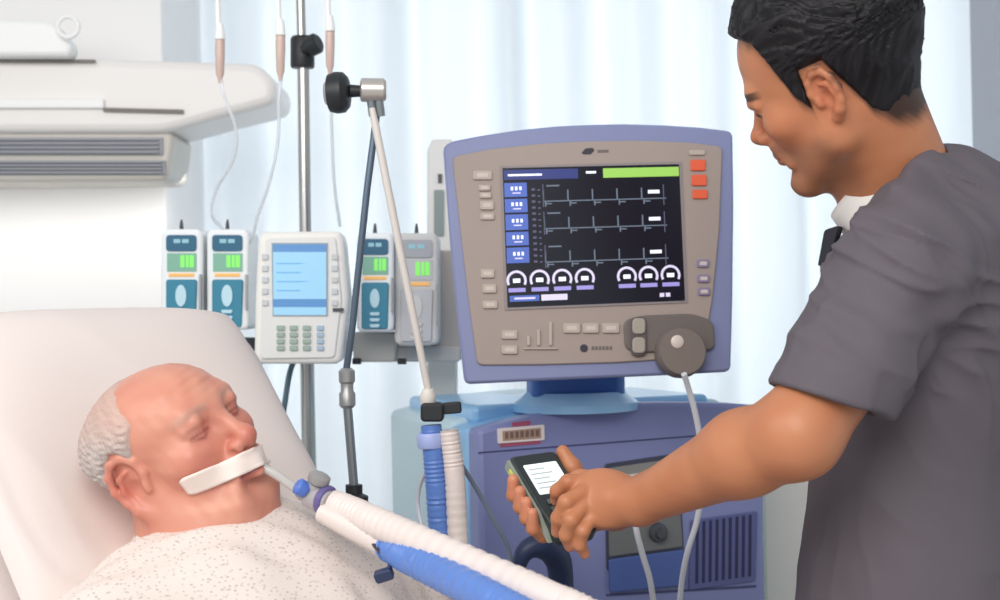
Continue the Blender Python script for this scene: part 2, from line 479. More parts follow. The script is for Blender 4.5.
for i in range(3):
    for j in range(4):
        x, y = 281+i*13, 328+j*6.7; m = MB(); m.prism(roundpoly(mp((x-4, y-2.6), (x+4, y-2.6), (x+4, y+2.4), (x-4, y+2.4)), .002), MF, .004, .008, key_m); m.build('key', pump, bevel=.001)
for j in range(4):
    y = 328+j*6.7; m = MB(); m.prism(roundpoly(mp((317, y-2.6), (324, y-2.6), (324, y+2.4), (317, y+2.4)), .002), MF, .004, .008, mat('pump_key_blue', (170, 192, 210), .5)); m.build('key', pump, bevel=.001)
for x in (265.5, 335):
    for j in range(5):
        y = 257+j*11.5; m = MB(); m.prism(roundpoly(mp((x-3.2, y-3), (x+3.2, y-3), (x+3.2, y+3), (x-3.2, y+3)), .002), MF, .004, .007, keyl); m.build('key', pump, bevel=.001)
m = MB(); m.prism(roundpoly(mp((333, 308), (344, 308), (344, 311.5), (333, 311.5)), .001), MF, .0045, .0075, darkgrey); m.build('status_mark', pump)
m = MB(); m.prism(circle(mp((256, 362))[0], .0035, 14), MF, .0, .005, darkgrey); m.build('foot_pad', pump)

# pump modules
mblue = mat('module_blue', (46, 132, 160), .4); mblue2 = mat('module_dark_blue', (28, 96, 128), .4); mwhite = mat('module_white', (240, 244, 246), .35)
mgrn = mat('led_green', (120, 214, 96), .4, emit=.5); mor = mat('led_amber', (226, 170, 90), .4, emit=.3); mdisp = mat('module_display', (120, 170, 150), .4, emit=.15); msil = mat('module_window', (190, 225, 238), .4)
def module(px, top, bot_, w, label, d, fade=False):
    fr = frame(P(px, (top+bot_)/2, d), CR, CU)
    q = lambda *pts: [toplane(px+x*w, top+(bot_-top)*y, fr) for x, y in pts]
    t = thing('pump_module', label, 'infusion pump', P(px, bot_, d+.05), 'pump modules beside the beige pump')
    cb = (mwhite, mblue, mblue2) if not fade else (mat('module_grey', (205, 205, 203), .45), mat('module_grey_panel', (190, 192, 196), .45), mat('module_grey_dark', (165, 168, 175), .45))
    m = MB(); m.prism(roundpoly(q((-.42, 0), (.42, 0), (.5, .05), (.5, 1), (-.5, 1), (-.5, .05)), .012), fr, -.11, 0, cb[0]); m.build('body', t, bevel=.006, segs=3)
    m = MB(); m.prism(roundpoly(q((-.36, .06), (.36, .06), (.36, .22), (-.36, .22)), .006), fr, 0, .003, cb[2])
    for k in (-.18, .02): m.prism(q((k, .1), (k+.16, .1), (k+.16, .14), (k, .14)), fr, .003, .0035, mat('module_print', (150, 200, 215), .5))
    m.build('top_panel', t, bevel=.001)
    m = MB(); m.prism(q((-.34, .24), (.36, .24), (.36, .42), (-.34, .42)), fr, 0, .002, mdisp if not fade else cb[1])
    for x0, x1 in ((.0, .1), (.13, .2), (.22, .32)): m.prism(q((x0-.02, .26), (x1-.02, .26), (x1-.02, .38), (x0-.02, .38)), fr, .002, .003, mgrn)
    m.build('rate_display', t)
    m = MB(); m.prism(q((-.3, .44), (.3, .44), (.3, .47), (-.3, .47)), fr, 0, .002, mor if not fade else mor)
    m.build('indicator', t)
    m = MB(); m.prism(roundpoly(q((-.36, .5), (.38, .5), (.34, .97), (-.36, .97)), .005), fr, 0, .004, cb[1]); dpan = m.build('door', t, bevel=.0015)
    m = MB(); m.prism(circle(q((0, .66))[0], w*.13/FPX*d, 18, w*.26/FPX*d), fr, .004, .006, msil if not fade else cb[0]); m.build('door_window', dpan)
    for y in (.8, .86, .92):
        m = MB(); m.prism(roundpoly(q((-.14, y), (.14, y), (.12, y+.035), (-.12, y+.035)), .002), fr, .004, .007, msil if not fade else cb[0]); m.build('key', dpan, bevel=.001)
    m = MB(); m.lathe(P(px, top+2, d+.05), CU, [(0, .004), (.012, .003), (.02, .0015)], darkgrey, 8); m.build('tube_port', t)
    m = MB(); m.prism(roundpoly(q((.44, .45), (.5, .45), (.5, .8), (.44, .8)), .003), fr, 0, .012, mat('module_latch', (170, 172, 176), .4)); m.build('latch', t, bevel=.002)
    return t
module(181.5, 229, 330, 42, 'leftmost pump module, teal and white, behind the pillow edge', PD-.06)
module(227.5, 229, 330, 42, 'second teal and white pump module from the left, next to the beige pump', PD-.06)
module(375, 233, 332, 37, 'teal pump module right of the beige pump, behind the thin dark rod', PD-.06)
module(416.5, 233, 345, 44, 'grey pump module with green display behind the pale angled rod', PD-.04, True)
# carrier under the modules
car = mat('carrier_grey', (196, 194, 190), .5)
cr = thing('module_carrier', 'light grey mounting rack carrying the pump modules right of the pole', 'rack', P(400, 364, PD+.06))
KF = frame(P(400, 330, PD+.05), CR, CU); q = lambda *pts: [toplane(x, y, KF) for x, y in pts]
m = MB(); m.prism(roundpoly(q((352, 332), (398, 332), (396, 362), (354, 362)), .008), KF, -.09, .01, car); m.build('module_base', cr, bevel=.004)
m = MB(); m.prism(roundpoly(q((388, 346), (462, 346), (460, 362), (388, 362)), .006), KF, -.09, -.005, car); m.build('module_base', cr, bevel=.004)
m = MB(); m.prism(roundpoly(q((430, 250), (470, 250), (470, 360), (430, 360)), .006), KF, -.09, -.01, mat('carrier_tan', (188, 180, 172), .55)); m.build('back_plate', cr, bevel=.004)
m = MB(); m.prism(q((150, 338), (352, 338), (352, 352), (150, 352)), KF, -.06, -.035, darkgrey); m.build('rail', cr, bevel=.003)
m = MB(); m.prism(q((309, 338), (320, 338), (320, 360), (309, 360)), KF, -.07, .0, darkgrey); m.build('clamp', cr, bevel=.003)
for x in (357, 402):
    m = MB(); m.prism(roundpoly(q((x-4, 358), (x+5, 358), (x+5, 364), (x-4, 364)), .002), KF, .01, .016, black); m.build('foot', cr, bevel=.001)
# slim grey wall channel left of the monitor
ch = thing('grey_device_column', 'slim light grey device column with narrow dark window left of the monitor', 'device', (P(441, 300, PD+.2)[0], PD+.24, 0))
GF = frame(P(441, 250, PD+.2), CR, CU); q = lambda *pts: [toplane(x, y, GF) for x, y in pts]
zb = toplane(441, 300, GF)[1]-1.36
m = MB(); m.prism(roundpoly(q((427, 150), (432, 139), (452, 139), (457, 150))+[np.array((toplane(457, 150, GF)[0], zb)), np.array((toplane(427, 150, GF)[0], zb))], .006), GF, -.06, 0, mat('column_grey', (224, 224, 222), .45)); m.build('column_body', ch, bevel=.005)
m = MB(); m.prism(roundpoly(q((434, 190), (444, 190), (444, 236), (434, 236)), .003), GF, 0, .004, mat('column_window', (128, 142, 142), .3)); m.build('window', ch)
m = MB(); m.prism(roundpoly(q((438, 174), (442, 174), (442, 183), (438, 183)), .001), GF, 0, .004, darkgrey); m.build('sensor', ch)
m = MB(); m.prism(roundpoly(q((437, 252), (449, 252), (449, 262), (437, 262)), .004), GF, 0, .03, darkgrey); m.build('knob', ch, bevel=.004)

# drip lines
clear = mat('clear_tube', (235, 240, 245), .15, alpha=.55); drip = mat('drip_chamber', (218, 190, 178), .25, alpha=.9); dripw = mat('drip_white', (246, 246, 244), .3)
def drip_line(px, y0, y1, d, tubepts, label):
    t = thing('drip_line', label, 'drip line', P(px, y0-30, d), 'drip lines hanging from above')
    s = (y1-y0)/FPX*d
    m = MB(); m.tube([P(px-3, -60, d), P(px-2, y0-24, d), P(px-.5, y0-8, d)], .0045, dripw, smooth=4); m.build('upper_tube', t)
    m = MB(); m.lathe(P(px, y0-3, d), -CU, [(-.022, .0045), (-.012, .007), (0, .0085), (.004, .0085)], dripw, 14); m.build('spike_cap', t)
    m = MB(); m.lathe(P(px, y0, d), -CU, [(0, .0078), (s*.3, .008), (s*.9, .0066), (s, .004), (s+.008, .003)], drip, 14); m.build('drip_chamber', t)
    m = MB(); m.tube([P(px+1, y1, d)]+[P(x, y, dd) for x, y, dd in tubepts], .0028, clear, smooth=6, seg=8); m.build('line', t)
drip_line(220, 40, 78, 2.45, [(224, 95, 2.45), (236, 130, 2.46), (233, 160, 2.48), (216, 190, 2.52), (212, 215, 2.54), (226, 232, 2.57)], 'leftmost drip line with pinkish chamber hanging beside the bed head light')
drip_line(280.5, 36, 76, 2.45, [(279, 100, 2.45), (278, 140, 2.46), (270, 180, 2.48), (258, 215, 2.52), (252, 238, 2.56), (242, 250, 2.6)], 'middle drip line hanging just left of the steel pole')
drip_line(330, 32, 70, 2.5, [(331, 100, 2.52), (334, 180, 2.6), (340, 226, 2.68)], 'rightmost drip line with tan chamber, right of the steel pole')
# dark lead below the pump
m = MB(); m.tube([P(296, 355, PD), P(290, 372, PD-.02), P(286, 395, PD-.02), P(282, 430, PD), P(278, 520, PD+.05), P(290, 640, PD+.1)], .005, mat('slate_cable', (92, 116, 128), .5), smooth=6)
tag(m.build('power_cable', loc=P(296, 355, PD)), 'dark slate power cable hanging below the beige infusion pump', 'cable')

# ================================================================== ventilator
vent = thing('ventilator', 'blue and purple ventilator with tilted display showing traces and round gauges', 'ventilator', (.16, 2.45, 0))
lav = mat('housing_lavender', (132, 140, 180), .4, coat=.2); lavd = mat('front_purple', (132, 140, 188), .42); pale = mat('shell_pale_teal', (192, 218, 228), .35); pblue = mat('shell_blue', (146, 196, 236), .3, coat=.3)
taupe = mat('faceplate_taupe', (164, 150, 143), .5); taupel = mat('key_taupe', (186, 174, 164), .5); tauped = mat('dial_taupe', (122, 112, 106), .5); tdark = mat('dial_panel', (110, 102, 99), .5)
blk = mat('screen_black', (9, 12, 32), .25); navy = mat('screen_navy', (46, 58, 120), .3, emit=.25); tile = mat('screen_tile', (74, 100, 180), .3, emit=.35); tx = mat('screen_text', (226, 232, 246), .3, emit=.6)
wav = mat('screen_trace', (104, 118, 134), .3, emit=.25); wavd = mat('screen_axis', (84, 84, 112), .3, emit=.25); green = mat('screen_green', (150, 200, 92), .3, emit=.32); gau = mat('screen_gauge', (206, 200, 226), .3, emit=.45); gaul = mat('screen_gauge_label', (150, 142, 208), .3, emit=.4)
yaw = math.radians(7); nh = np.array((math.sin(yaw), -math.cos(yaw), 0)); ti = math.radians(6)
VO = P(590, 255, 2.22); VU = np.array((math.cos(yaw), math.sin(yaw), 0)); VV = np.array((0, 0, 1))*math.cos(ti)-nh*math.sin(ti)
VF = frame(VO, VU, VV)
q = lambda *pts: [toplane(x, y, VF) for x, y in pts]
m = MB(); out = q((443.5, 146), (452, 141), (480, 135.5), (520, 129.5), (555, 126), (590, 124.3), (625, 123.6), (665, 124.8), (700, 127), (733, 131), (734, 200), (733, 300), (731, 371.5), (665, 375), (560, 379.5), (465, 384), (458, 320), (450, 235))
m.prism(roundpoly(out, .008, 2), VF, -.015, 0, lav); m.prism(roundpoly(out, .008, 2), VF, -.015, -.11, lav, .86); m.build('display_housing', vent, bevel=.004, smooth=30)
m = MB(); fp = q((452, 157), (490, 149.5), (540, 144), (589, 141.5), (640, 141), (690, 143), (722, 147), (719, 230), (712, 300), (703, 352), (660, 360), (614, 363), (540, 365), (477, 365.5), (467, 290), (459, 220))
m.prism(roundpoly(fp, .008, 2), VF, 0, .004, taupe); face = m.build('faceplate', vent, bevel=.002)
# screen
m = MB()
m.prism(q((499.5, 167), (680.5, 162.5), (686.5, 303), (504.5, 310.5)), VF, .004, .006, mat('screen_bezel', (142, 134, 136), .4))
m.prism(q((502, 169), (678, 165), (684, 301), (507, 308)), VF, .006, .0064, blk)
Z0, Z1 = .0064, .0068
def sq(x0, y0, x1, y1, mt, z1=Z1, sl=-.022):
    "rectangle on the screen, given upright, following the screen's slope"
    f = lambda x, y: (x+(y-169)*.036, y+(x-502)*sl*(1+(y-169)*.006))
    m.prism(q(f(x0, y0), f(x1, y0), f(x1, y1), f(x0, y1)), VF, Z0, z1, mt)
sq(503, 171, 577, 181, navy); sq(507, 175.3, 541, 177.3, tx, .0071); sq(585, 174, 595, 176.3, tx)
sq(602, 171.5, 677.5, 181, green)
rows = ((184, 198), (200, 213.5), (215.5, 231), (233, 246.5), (248.5, 264))
for a, b in rows:
    sq(503, a, 525.5, b, tile); c = (a+b)/2
    for k in range(3): sq(509.5+k*4.2, c-3.2, 511.8+k*4.2, c+.4, tx, .0071)
    sq(511, c+2.6, 519, c+3.8, gau, .0071)
for y in range(190, 268, 6): sq(530, y, 533.5, y+2.2, wavd); sq(536, y+1, 538.5, y+2.4, wavd)
for base, dy in ((203, -1), (230.5, 1), (264, -1)):
    sq(541, base-17, 542, base+6, wavd); sq(545, base-16, 558, base-14.6, wav)
    sq(541, base-.4, 664, base+.7, wav)
    for k in range(5):
        x = 541+k*24.5
        sq(x, base-11, x+1.3, base+.5, wav); sq(x+2, base, x+3.3, base+5.5, wav); sq(x+3.3, base+2, x+9, base+3.2, wav)
    sq(646, base-8.5, 657.5, base-5, tx); sq(661, base-14, 662, base+7, wavd)
for x in (512, 535, 557.5, 580, 622, 643.5, 665.5):
    f = lambda a, b: (a+(b-169)*.036, b+(a-502)*-.022*(1+(b-169)*.006))
    y = 281.5; c = f(x, y); r = .0150
    cc = q(c)[0]
    ring = [(cc[0]+r*math.cos(t), cc[1]+r*math.sin(t)) for t in np.linspace(-.5, PI+.5, 19)]
    rin = [(cc[0]+r*.76*math.cos(t), cc[1]+r*.76*math.sin(t)) for t in np.linspace(-.5, PI+.5, 19)]
    for k in range(18): m.prism([ring[k], ring[k+1], rin[k+1], rin[k]], VF, Z0, Z1, gau)
    sq(x-3.6, y-2, x+3.6, y+2.2, tx); sq(x-8.5, y+7.5, x+8.5, y+11.5, gaul)
sq(504.5, 296.5, 534, 302.5, tile); sq(536, 296.5, 562, 302.5, gau); sq(509, 298.5, 530, 300.4, gau, .0071); sq(654, 299.5, 658.5, 303.5, gau); sq(660, 299.5, 664.5, 303.5, gau)
m.build('screen', vent, smooth=0)
def key(x, y, w, h, mt, par=None, z=.0075, ol=True, nm='key'):
    m = MB(); e = q((x-w/2, y-h/2), (x+w/2, y-h/2), (x+w/2, y+h/2), (x-w/2, y+h/2)); m.prism(roundpoly(e, .003), VF, .004, z, mt); m.build(nm, par or face, bevel=.001)
    if ol:
        m = MB(); e = q((x-w*.3, y-h*.22), (x+w*.3, y-h*.22), (x+w*.3, y+h*.22), (x-w*.3, y+h*.22)); m.prism(roundpoly(e, .002), VF, z, z+.0004, mat('key_print', (206, 196, 186), .5)); m.build('key_mark', face)
for x, y, w, h in ((482, 176, 19, 9), (484, 188.5, 12, 6), (485, 196, 12, 6), (486.5, 206, 14, 9), (487, 217, 14, 7), (487, 274, 14, 9), (489, 289, 14, 9), (489.5, 305, 15, 8)): key(x, y, w, h, taupel)
key(696, 153.5, 16, 5, taupel, ol=False)
orm = mat('key_orange', (232, 98, 62), .45); pur = mat('key_mauve', (140, 126, 160), .5)
for x, y in ((697, 166), (698, 181), (699, 195)): key(x, y, 15, 11 if y < 190 else 9, orm, ol=False)
for x, y in ((702, 264), (702.5, 279), (703, 292)): key(x, y, 12, 8, pur)
key(509, 335, 16, 9, taupel); key(509, 350, 16, 9, taupel)
for x, w in ((571, 17), (590, 16), (610, 17)): key(x, 328.5, w, 10, taupel)
for x, h in ((528, 10), (538, 16), (550, 24)): key(x, 346-h/2, 3.2, h, taupel, ol=False, nm='slider_mark')
key(540, 349, 34, 1.6, taupel, ol=False, nm='slider_mark')
lg = mat('logo_dark', (52, 48, 62), .5)
m = MB(); m.prism(circle(q((583.5, 348.5))[0], .006, 14), VF, .004, .0046, lg)
for k in range(6): m.prism(q((591+k*3.6, 346.6), (593.6+k*3.6, 346.5), (593.6+k*3.6, 350.0), (591+k*3.6, 350.1)), VF, .004, .0046, tdark)
m.build('maker_mark', face)
m = MB(); m.prism(q((581, 153.5), (585, 149), (592, 148.5), (594, 151), (590, 155), (583, 155)), VF, .004, .0046, lg)
m.prism(q((597, 150.5), (608, 150.2), (608, 153), (597, 153.3)), VF, .004, .0046, tdark); m.build('maker_mark', face)
m = MB(); m.prism(roundpoly(q((622, 321), (640, 316), (690, 314), (712, 321), (714, 350), (690, 352), (640, 353), (624, 350)), .012, 6), VF, .004, .009, tdark); m.build('dial_panel', face, bevel=.003)
m = MB(); e = q((628, 318), (645, 317), (646, 356), (629, 357)); m.prism(roundpoly(e, .012, 5), VF, .009, .0115, mat('rocker_rim', (92, 86, 86), .5)); rk = m.build('rocker', face, bevel=.001)
for y in (327, 346):
    m = MB(); e = q((630.5, y-8), (643.5, y-8), (643.5, y+8), (630.5, y+8)); m.prism(roundpoly(e, .007, 4), VF, .0115, .015, mat('rocker_key', (168, 160, 150), .5))
    m.build('rocker_key', rk, bevel=.002)
dc = q((677.5, 353.5))[0]; dpos = VF[0]+VF[1]*dc[0]+VF[2]*dc[1]
m = MB(); m.lathe(dpos, VF[3], [(.008, .037), (.014, .0375), (.02, .0365), (.032, .0355), (.036, .033), (.036, .0001)], tauped, 40); dial = m.build('dial_knob', vent, smooth=30)
dd = q((671.5, 343.5))[0]; m = MB(); m.lathe(VF[0]+VF[1]*dd[0]+VF[2]*dd[1], VF[3], [(.034, .0095), (.037, .0095), (.0385, .006), (.0385, .0001)], mat('dial_spot', (214, 202, 194), .4), 18); m.build('finger_dimple', dial)

# base unit
by = math.radians(23); BU = np.array((math.cos(by), math.sin(by), 0)); BO = P(478, 500, 2.27)
BF = frame(BO, BU, (0, 0, 1)); q = lambda *pts: [toplane(x, y, BF) for x, y in pts]
zb = .32-BO[2]
top = q((478, 430), (500, 424), (540, 414), (580, 407.5), (620, 404), (660, 402.5), (700, 402.5), (735, 403.5), (764, 406))
xr, xl = top[-1][0], top[0][0]
m = MB(); m.prism([(xl, zb)]+[(xr*.97, zb)]+list(top[::-1]), BF, -.045, 0, lavd); m.build('front_cover', vent, bevel=.008, segs=3)
tt = [p+np.array((0, -.003)) for p in top]
m = MB(); m.prism([(xl, zb), (xr*.97, zb)]+list(tt[::-1]), BF, -.12, -.047, pblue); m.build('front_ring', vent, bevel=.006)
tt = [np.array((p[0]*.985+.004, p[1]+.004)) for p in top]; fr2 = frame(BO, BU, (0, 0, 1))
m = MB(); m.prism([(xl+.004, zb), (xr*.955, zb)]+list(tt[::-1]), BF, -.43, -.122, pale); m.build('shell', vent, bevel=.012, segs=3)
m = MB(); m.prism(rrect(xl+.03, xr-.05, -.0, .03, .01), frame(BO+np.array((0, 0, top[4][1]-.028)), BU, (0, 0, 1)), -.40, -.09, pblue); m.build('top_plate', vent, bevel=.008)
# swivel neck below the display
tc = P(575, 384, 2.40); zt = BO[2]+top[4][1]
m = MB(); m.lathe((tc[0], tc[1], zt-.01), (0, 0, 1), [(0, .10), (.012, .10), (.022, .088), (.03, .08)], pblue, 32); m.build('swivel_base', vent)
m = MB(); m.prism(rrect(-.075, .075, -.045, .045, .02), frame((tc[0], tc[1]-.01, zt+.012), (1, .12, 0), (0, 1, 0)), 0, .075, mat('neck_blue', (58, 112, 186), .4)); m.build('neck', vent, bevel=.006)
# details of the front
m = MB(); m.prism(roundpoly(q((497, 428.5), (543.5, 424.5), (544, 440), (497.5, 443.5)), .002), BF, 0, .003, mat('plate_white', (235, 226, 224), .5))
m.prism(q((501.5, 431), (540, 427.6), (540.4, 438), (502, 441)), BF, .003, .0035, mat('plate_brown', (176, 148, 130), .5))
for k in range(7):
    x = 504+k*5.1; y = 432.2-(x-504)*.085; m.prism(q((x, y), (x+3.4, y-.3), (x+3.6, y+6.2), (x+.2, y+6.5)), BF, .0035, .004, mat('plate_letter', (122, 98, 92), .5))
m.build('name_plate', vent, bevel=.0006)
red = mat('plate_red', (172, 84, 112), .5)
m = MB(); m.prism(q((512, 422.3), (530, 420.6), (530, 425), (512, 426.6)), BF, 0, .0015, red); m.prism(q((500, 444), (540, 440.4), (540, 443.4), (500, 447)), BF, 0, .0015, red); m.build('red_marking', vent)
seam = mat('seam_dark', (70, 76, 118), .6)
m = MB(); m.prism(q((478, 452), (762, 430), (762, 431.6), (478, 453.6)), BF, 0, .0006, seam); m.build('seam', vent)
rp = mat('recess_panel', (112, 114, 114), .35); rp2 = mat('recess_light', (140, 140, 136), .45)
m = MB(); m.prism(roundpoly(q((604, 464), (678, 453), (684, 560), (606, 571)), .006), BF, 0, .0025, mat('recess_frame', (66, 70, 88), .5)); rec = m.build('recess_panel', vent, bevel=.001)
m = MB(); m.prism(roundpoly(q((607, 468), (676, 458), (677, 480), (607, 490)), .004), BF, .0025, .004, rp2); m.build('upper_window', rec)
m = MB(); m.prism(roundpoly(q((607, 493), (677, 483), (681, 546), (608, 556)), .004), BF, .0025, .005, rp); m.build('lower_window', rec)
m = MB(); m.prism(roundpoly(q((607, 559), (682, 549), (684, 585), (608, 592)), .004), BF, .0025, .008, mat('drawer_blue', (76, 100, 164), .4)); m.build('drawer', rec, bevel=.002)
m = MB(); m.prism(roundpoly(q((626, 474.5), (644, 472), (644, 481), (626, 483.5)), .002), BF, .004, .007, mat('plate_white', (235, 226, 224), .5)); m.build('sticker', rec)
c = q((656, 532))[0]; m = MB(); m.lathe(BF[0]+BF[1]*c[0]+BF[2]*c[1], BF[3], [(.004, .016), (.012, .015), (.014, .009), (.02, .008), (.02, 0)], darkgrey, 20); m.build('gas_port', rec)
gr = MB(); gr.prism(roundpoly(q((690, 520), (757, 511), (755, 581), (688, 590)), .005), BF, 0, .003, mat('grille_purple', (92, 98, 150), .45)); g = gr.build('vent_grille', vent, bevel=.001)
m = MB(); sl = mat('grille_slot', (42, 46, 84), .6)
for k in range(9):
    x = 695+k*6.6; m.prism(q((x, 522-k*.9), (x+2.8, 521.6-k*.9), (x+2.2, 583-k*.9), (x-.6, 583.4-k*.9)), BF, .003, .0036, sl)
m.build('slots', g)
m = MB(); m.prism(q((606, 594), (756, 585), (756, 587.4), (606, 596.4)), BF, 0, .0008, seam); m.build('seam', vent)
m = MB(); m.prism([(xl-.0, zb-.1), (xr*.97, zb-.1), (xr*.97, zb), (xl, zb)], BF, -.43, -.0, mat('cart_grey', (150, 155, 165), .5)); cart = m.build('cart_base', vent, bevel=.01)
for a in (.05, .42):
    for b in (-.06, -.37):
        c = BF[0]+BF[1]*a+BF[3]*b; m = MB(); m.tube([(c[0], c[1], BO[2]+zb-.1), (c[0], c[1], .12)], .018, darkgrey, smooth=0); lgm = m.build('leg', vent)
        m = MB(); m.lathe((c[0], c[1]-.015, .06), (0, 1, 0), [(0, .045), (.004, .058), (.03, .058), (.034, .045)], black, 20); m.build('caster', lgm)
# navy hose fitting low on the front
m = MB(); c0 = lambda x, y, d: P(x, y, d)
m.tube([P(524, 590, 2.15), P(519, 568, 2.14), P(526, 551, 2.14), P(542, 546, 2.15), P(556, 556, 2.17), P(561, 580, 2.19), P(562, 640, 2.21)], [.009, .010, .014, .019, .02, .018, .018], mat('navy_rubber', (40, 54, 88), .45), smooth=8, seg=14)
m.build('filter_handle', vent)
m = MB(); m.tube([P(519, 566, 2.13), P(518, 585, 2.125), P(525, 600, 2.12)], .004, black, smooth=5); m.build('handle_trim', vent)
m = MB(); m.lathe(P(536, 585, 2.16), (0, 0, 1), [(-.05, .018), (-.01, .018), (0, .014), (.012, .008), (.012, 0)], mat('bottle_white', (225, 228, 230), .4), 16); m.build('white_cap', vent)

# cables from the dial and behind the hand
wc = mat('white_cable', (214, 216, 222), .45)
m = MB(); m.tube([P(684, 374, 2.175), P(689, 390, 2.19), P(695, 412, 2.20), P(700, 440, 2.21), P(703, 480, 2.22), P(697, 520, 2.23), P(688, 550, 2.23), P(682, 580, 2.24), P(676, 640, 2.26)], .0045, wc, smooth=6, seg=8)
tag(m.build('cable', loc=P(684, 374, 2.17)), 'white cable hanging from the display dial down past the grille', 'cable')
m = MB(); m.tube([P(634, 500, 2.22), P(636, 528, 2.21), P(643, 556, 2.22), P(651, 585, 2.23), P(658, 640, 2.25)], .0045, wc, smooth=6, seg=8)
tag(m.build('cable', loc=P(634, 500, 2.2)), 'white cable crossing the dark recess panel below the wrist', 'cable')
gc = mat('grey_cable', (120, 132, 150), .45)
m = MB(); m.tube([P(446, 442, 2.1), P(462, 466, 2.12), P(480, 495, 2.14), P(496, 525, 2.15), P(508, 548, 2.16), P(511, 575, 2.16), P(510, 640, 2.17)], .0035, gc, smooth=6, seg=8)
tag(m.build('cable', loc=P(446, 442, 2.1)), 'thin grey cable running from the hose clamp across the purple front', 'cable')
m = MB(); m.tube([P(427, 470, 2.1), P(420, 485, 2.12), P(418, 505, 2.13), P(423, 530, 2.12), P(430, 545, 2.1)], .003, wc, smooth=6, seg=8)
tag(m.build('cable', loc=P(427, 470, 2.1)), 'short pale cable looping left of the upright blue hose', 'cable')

# ================================================================== hose support arm
sup = thing('hose_support_arm', 'jointed metal support arm with black wheel knob holding the breathing hoses', 'support arm', P(355, 498, 2.1))
grod = mat('grey_rod', (150, 158, 162), .3, .7); slate = mat('slate_rod', (96, 112, 128), .35, .5); prod = mat('pale_rod', (214, 208, 202), .35)
AD = 2.1
m = MB(); m.tube([P(354, 488, AD), P(347, 400, AD)], .0065, grod, smooth=0); m.build('lower_rod', sup)
m = MB(); m.lathe(P(347.5, 408, AD), cv(-.02, 1, 0), [(0, .008), (.004, .0115), (.02, .0115), (.024, .009), (.034, .009), (.037, .0115), (.052, .0115), (.056, .007)], mat('joint_grey', (158, 160, 160), .35, .5), 18); m.build('joint', sup)
m = MB(); m.tube([P(346, 372, AD), P(352, 330, AD-.01), P(367, 190, AD-.02), P(377, 112, AD-.02)], .005, slate, smooth=0); m.build('upper_rod', sup)
m = MB(); m.tube([P(372, 108, AD-.03), P(376, 128, AD-.03), P(400, 250, AD-.03), P(431, 404, AD-.02)], [.0045, .0055, .0055, .005], prod, smooth=0); m.build('front_rod', sup)
m = MB(); m.lathe(P(360, 90, AD-.03), cv(1, 0, -.1), [(0, .012), (.002, .0165), (.032, .0165), (.036, .013), (.036, 0)], mat('elbow_metal', (196, 190, 184), .3, .6), 20); eb = m.build('elbow', sup)
for x in (371, 379):
    m = MB(); m.tube([P(x, 100, AD-.03), P(x+2, 116, AD-.025)], .006, grod, smooth=0); m.build('fork', eb)
m = MB(); m.lathe(P(350, 91, AD-.03), cv(1, 0, -.1), [(0, .009), (.02, .0075)], black, 14); st = m.build('knob_stem', sup)
m = MB(); prof = [(-.028, .0), (-.028, .018), (-.026, .026), (-.016, .029), (-.006, .028), (0, .022), (.003, .01)]
m.lathe(P(348, 92, AD-.03), cv(.985, .05, .12), prof, black, 24); wk = m.build('wheel_knob', sup)
m = MB(); m.lathe(P(348, 92, AD-.03), cv(.985, .05, .12), [(-.032, 0), (-.032, .015), (-.0275, .019)], mat('knob_grey', (150, 155, 158), .4), 20); m.build('knob_cap', wk)
m = MB(); m.lathe(P(354, 499, AD), CU, [(-.012, .014), (-.008, .02), (.004, .02), (.008, .012), (.02, .012)], black, 16); m.build('foot_clamp', sup)
m = MB(); m.tube([P(354, 500, AD), P(352, 590, AD+.02), P(350, 760, AD+.05)], .008, grod, smooth=0); m.build('mounting_post', sup)
m = MB(); m.rrect(frame(P(434, 411, AD-.02), CR, CU), -.018, .014, -.014, .012, .006, -.016, .016, black); hc = m.build('hose_clamp', sup, bevel=.003)
m = MB(); m.rrect(frame(P(450, 408, AD-.02), cv(1, .08, 0), CU), -.012, .016, -.008, .008, .004, -.008, .008, black); m.build('clamp_lever', hc, bevel=.002)
m = MB(); m.lathe(P(428, 403, AD-.02), cv(0, 1, .2), [(-.006, .008), (0, .011), (.012, .011), (.02, .007)], mat('clamp_white', (226, 222, 214), .4), 14); m.build('clamp_collar', hc)

# breathing hoses
hblue = mat('hose_blue', (94, 132, 204), .4, sss=.0, vary=.06, vscale=40); hwhite = mat('hose_white', (230, 218, 212), .4, vary=.03, vscale=30)
corr = lambda per, am: (lambda L: 1+am*math.sin(2*PI*L/per))
m = MB(); m.tube([P(322, 500, 1.655), P(345, 509, 1.64), P(400, 533, 1.58), P(470, 564, 1.49), P(545, 597, 1.40), P(600, 625, 1.38), P(618, 665, 1.45), P(580, 700, 1.65), P(510, 690, 1.88), P(466, 620, 2.03), P(459, 555, 2.07), P(455, 480, 2.075), P(449, 430, 2.075)],
    [.014, .0165, .0168, .017, .017, .017, .0165, .016, .015, .0145, .0145, .0142, .013], hwhite, seg=18, smooth=26, rf=corr(.0062, .045))
h1 = m.build('breathing_hose', loc=P(322, 500, 1.655)); tag(h1, 'white corrugated breathing hose running from the mouth connector over the bed', 'breathing hose', 'breathing hoses')
m = MB(); m.tube([P(388, 546, 1.60), P(400, 553, 1.575), P(440, 573, 1.50), P(500, 604, 1.40), P(560, 640, 1.34), P(600, 690, 1.42), P(560, 720, 1.62), P(490, 700, 1.9), P(450, 610, 2.06), P(441, 545, 2.085), P(436, 480, 2.085), P(431, 425, 2.085)],
    [.013, .0165, .017, .017, .017, .0165, .016, .016, .0155, .0155, .0155, .0145], hblue, seg=18, smooth=26, rf=corr(.0062, .05))
h2 = m.build('breathing_hose', loc=P(388, 546, 1.6)); tag(h2, 'blue corrugated breathing hose lying below the white one', 'breathing hose', 'breathing hoses')
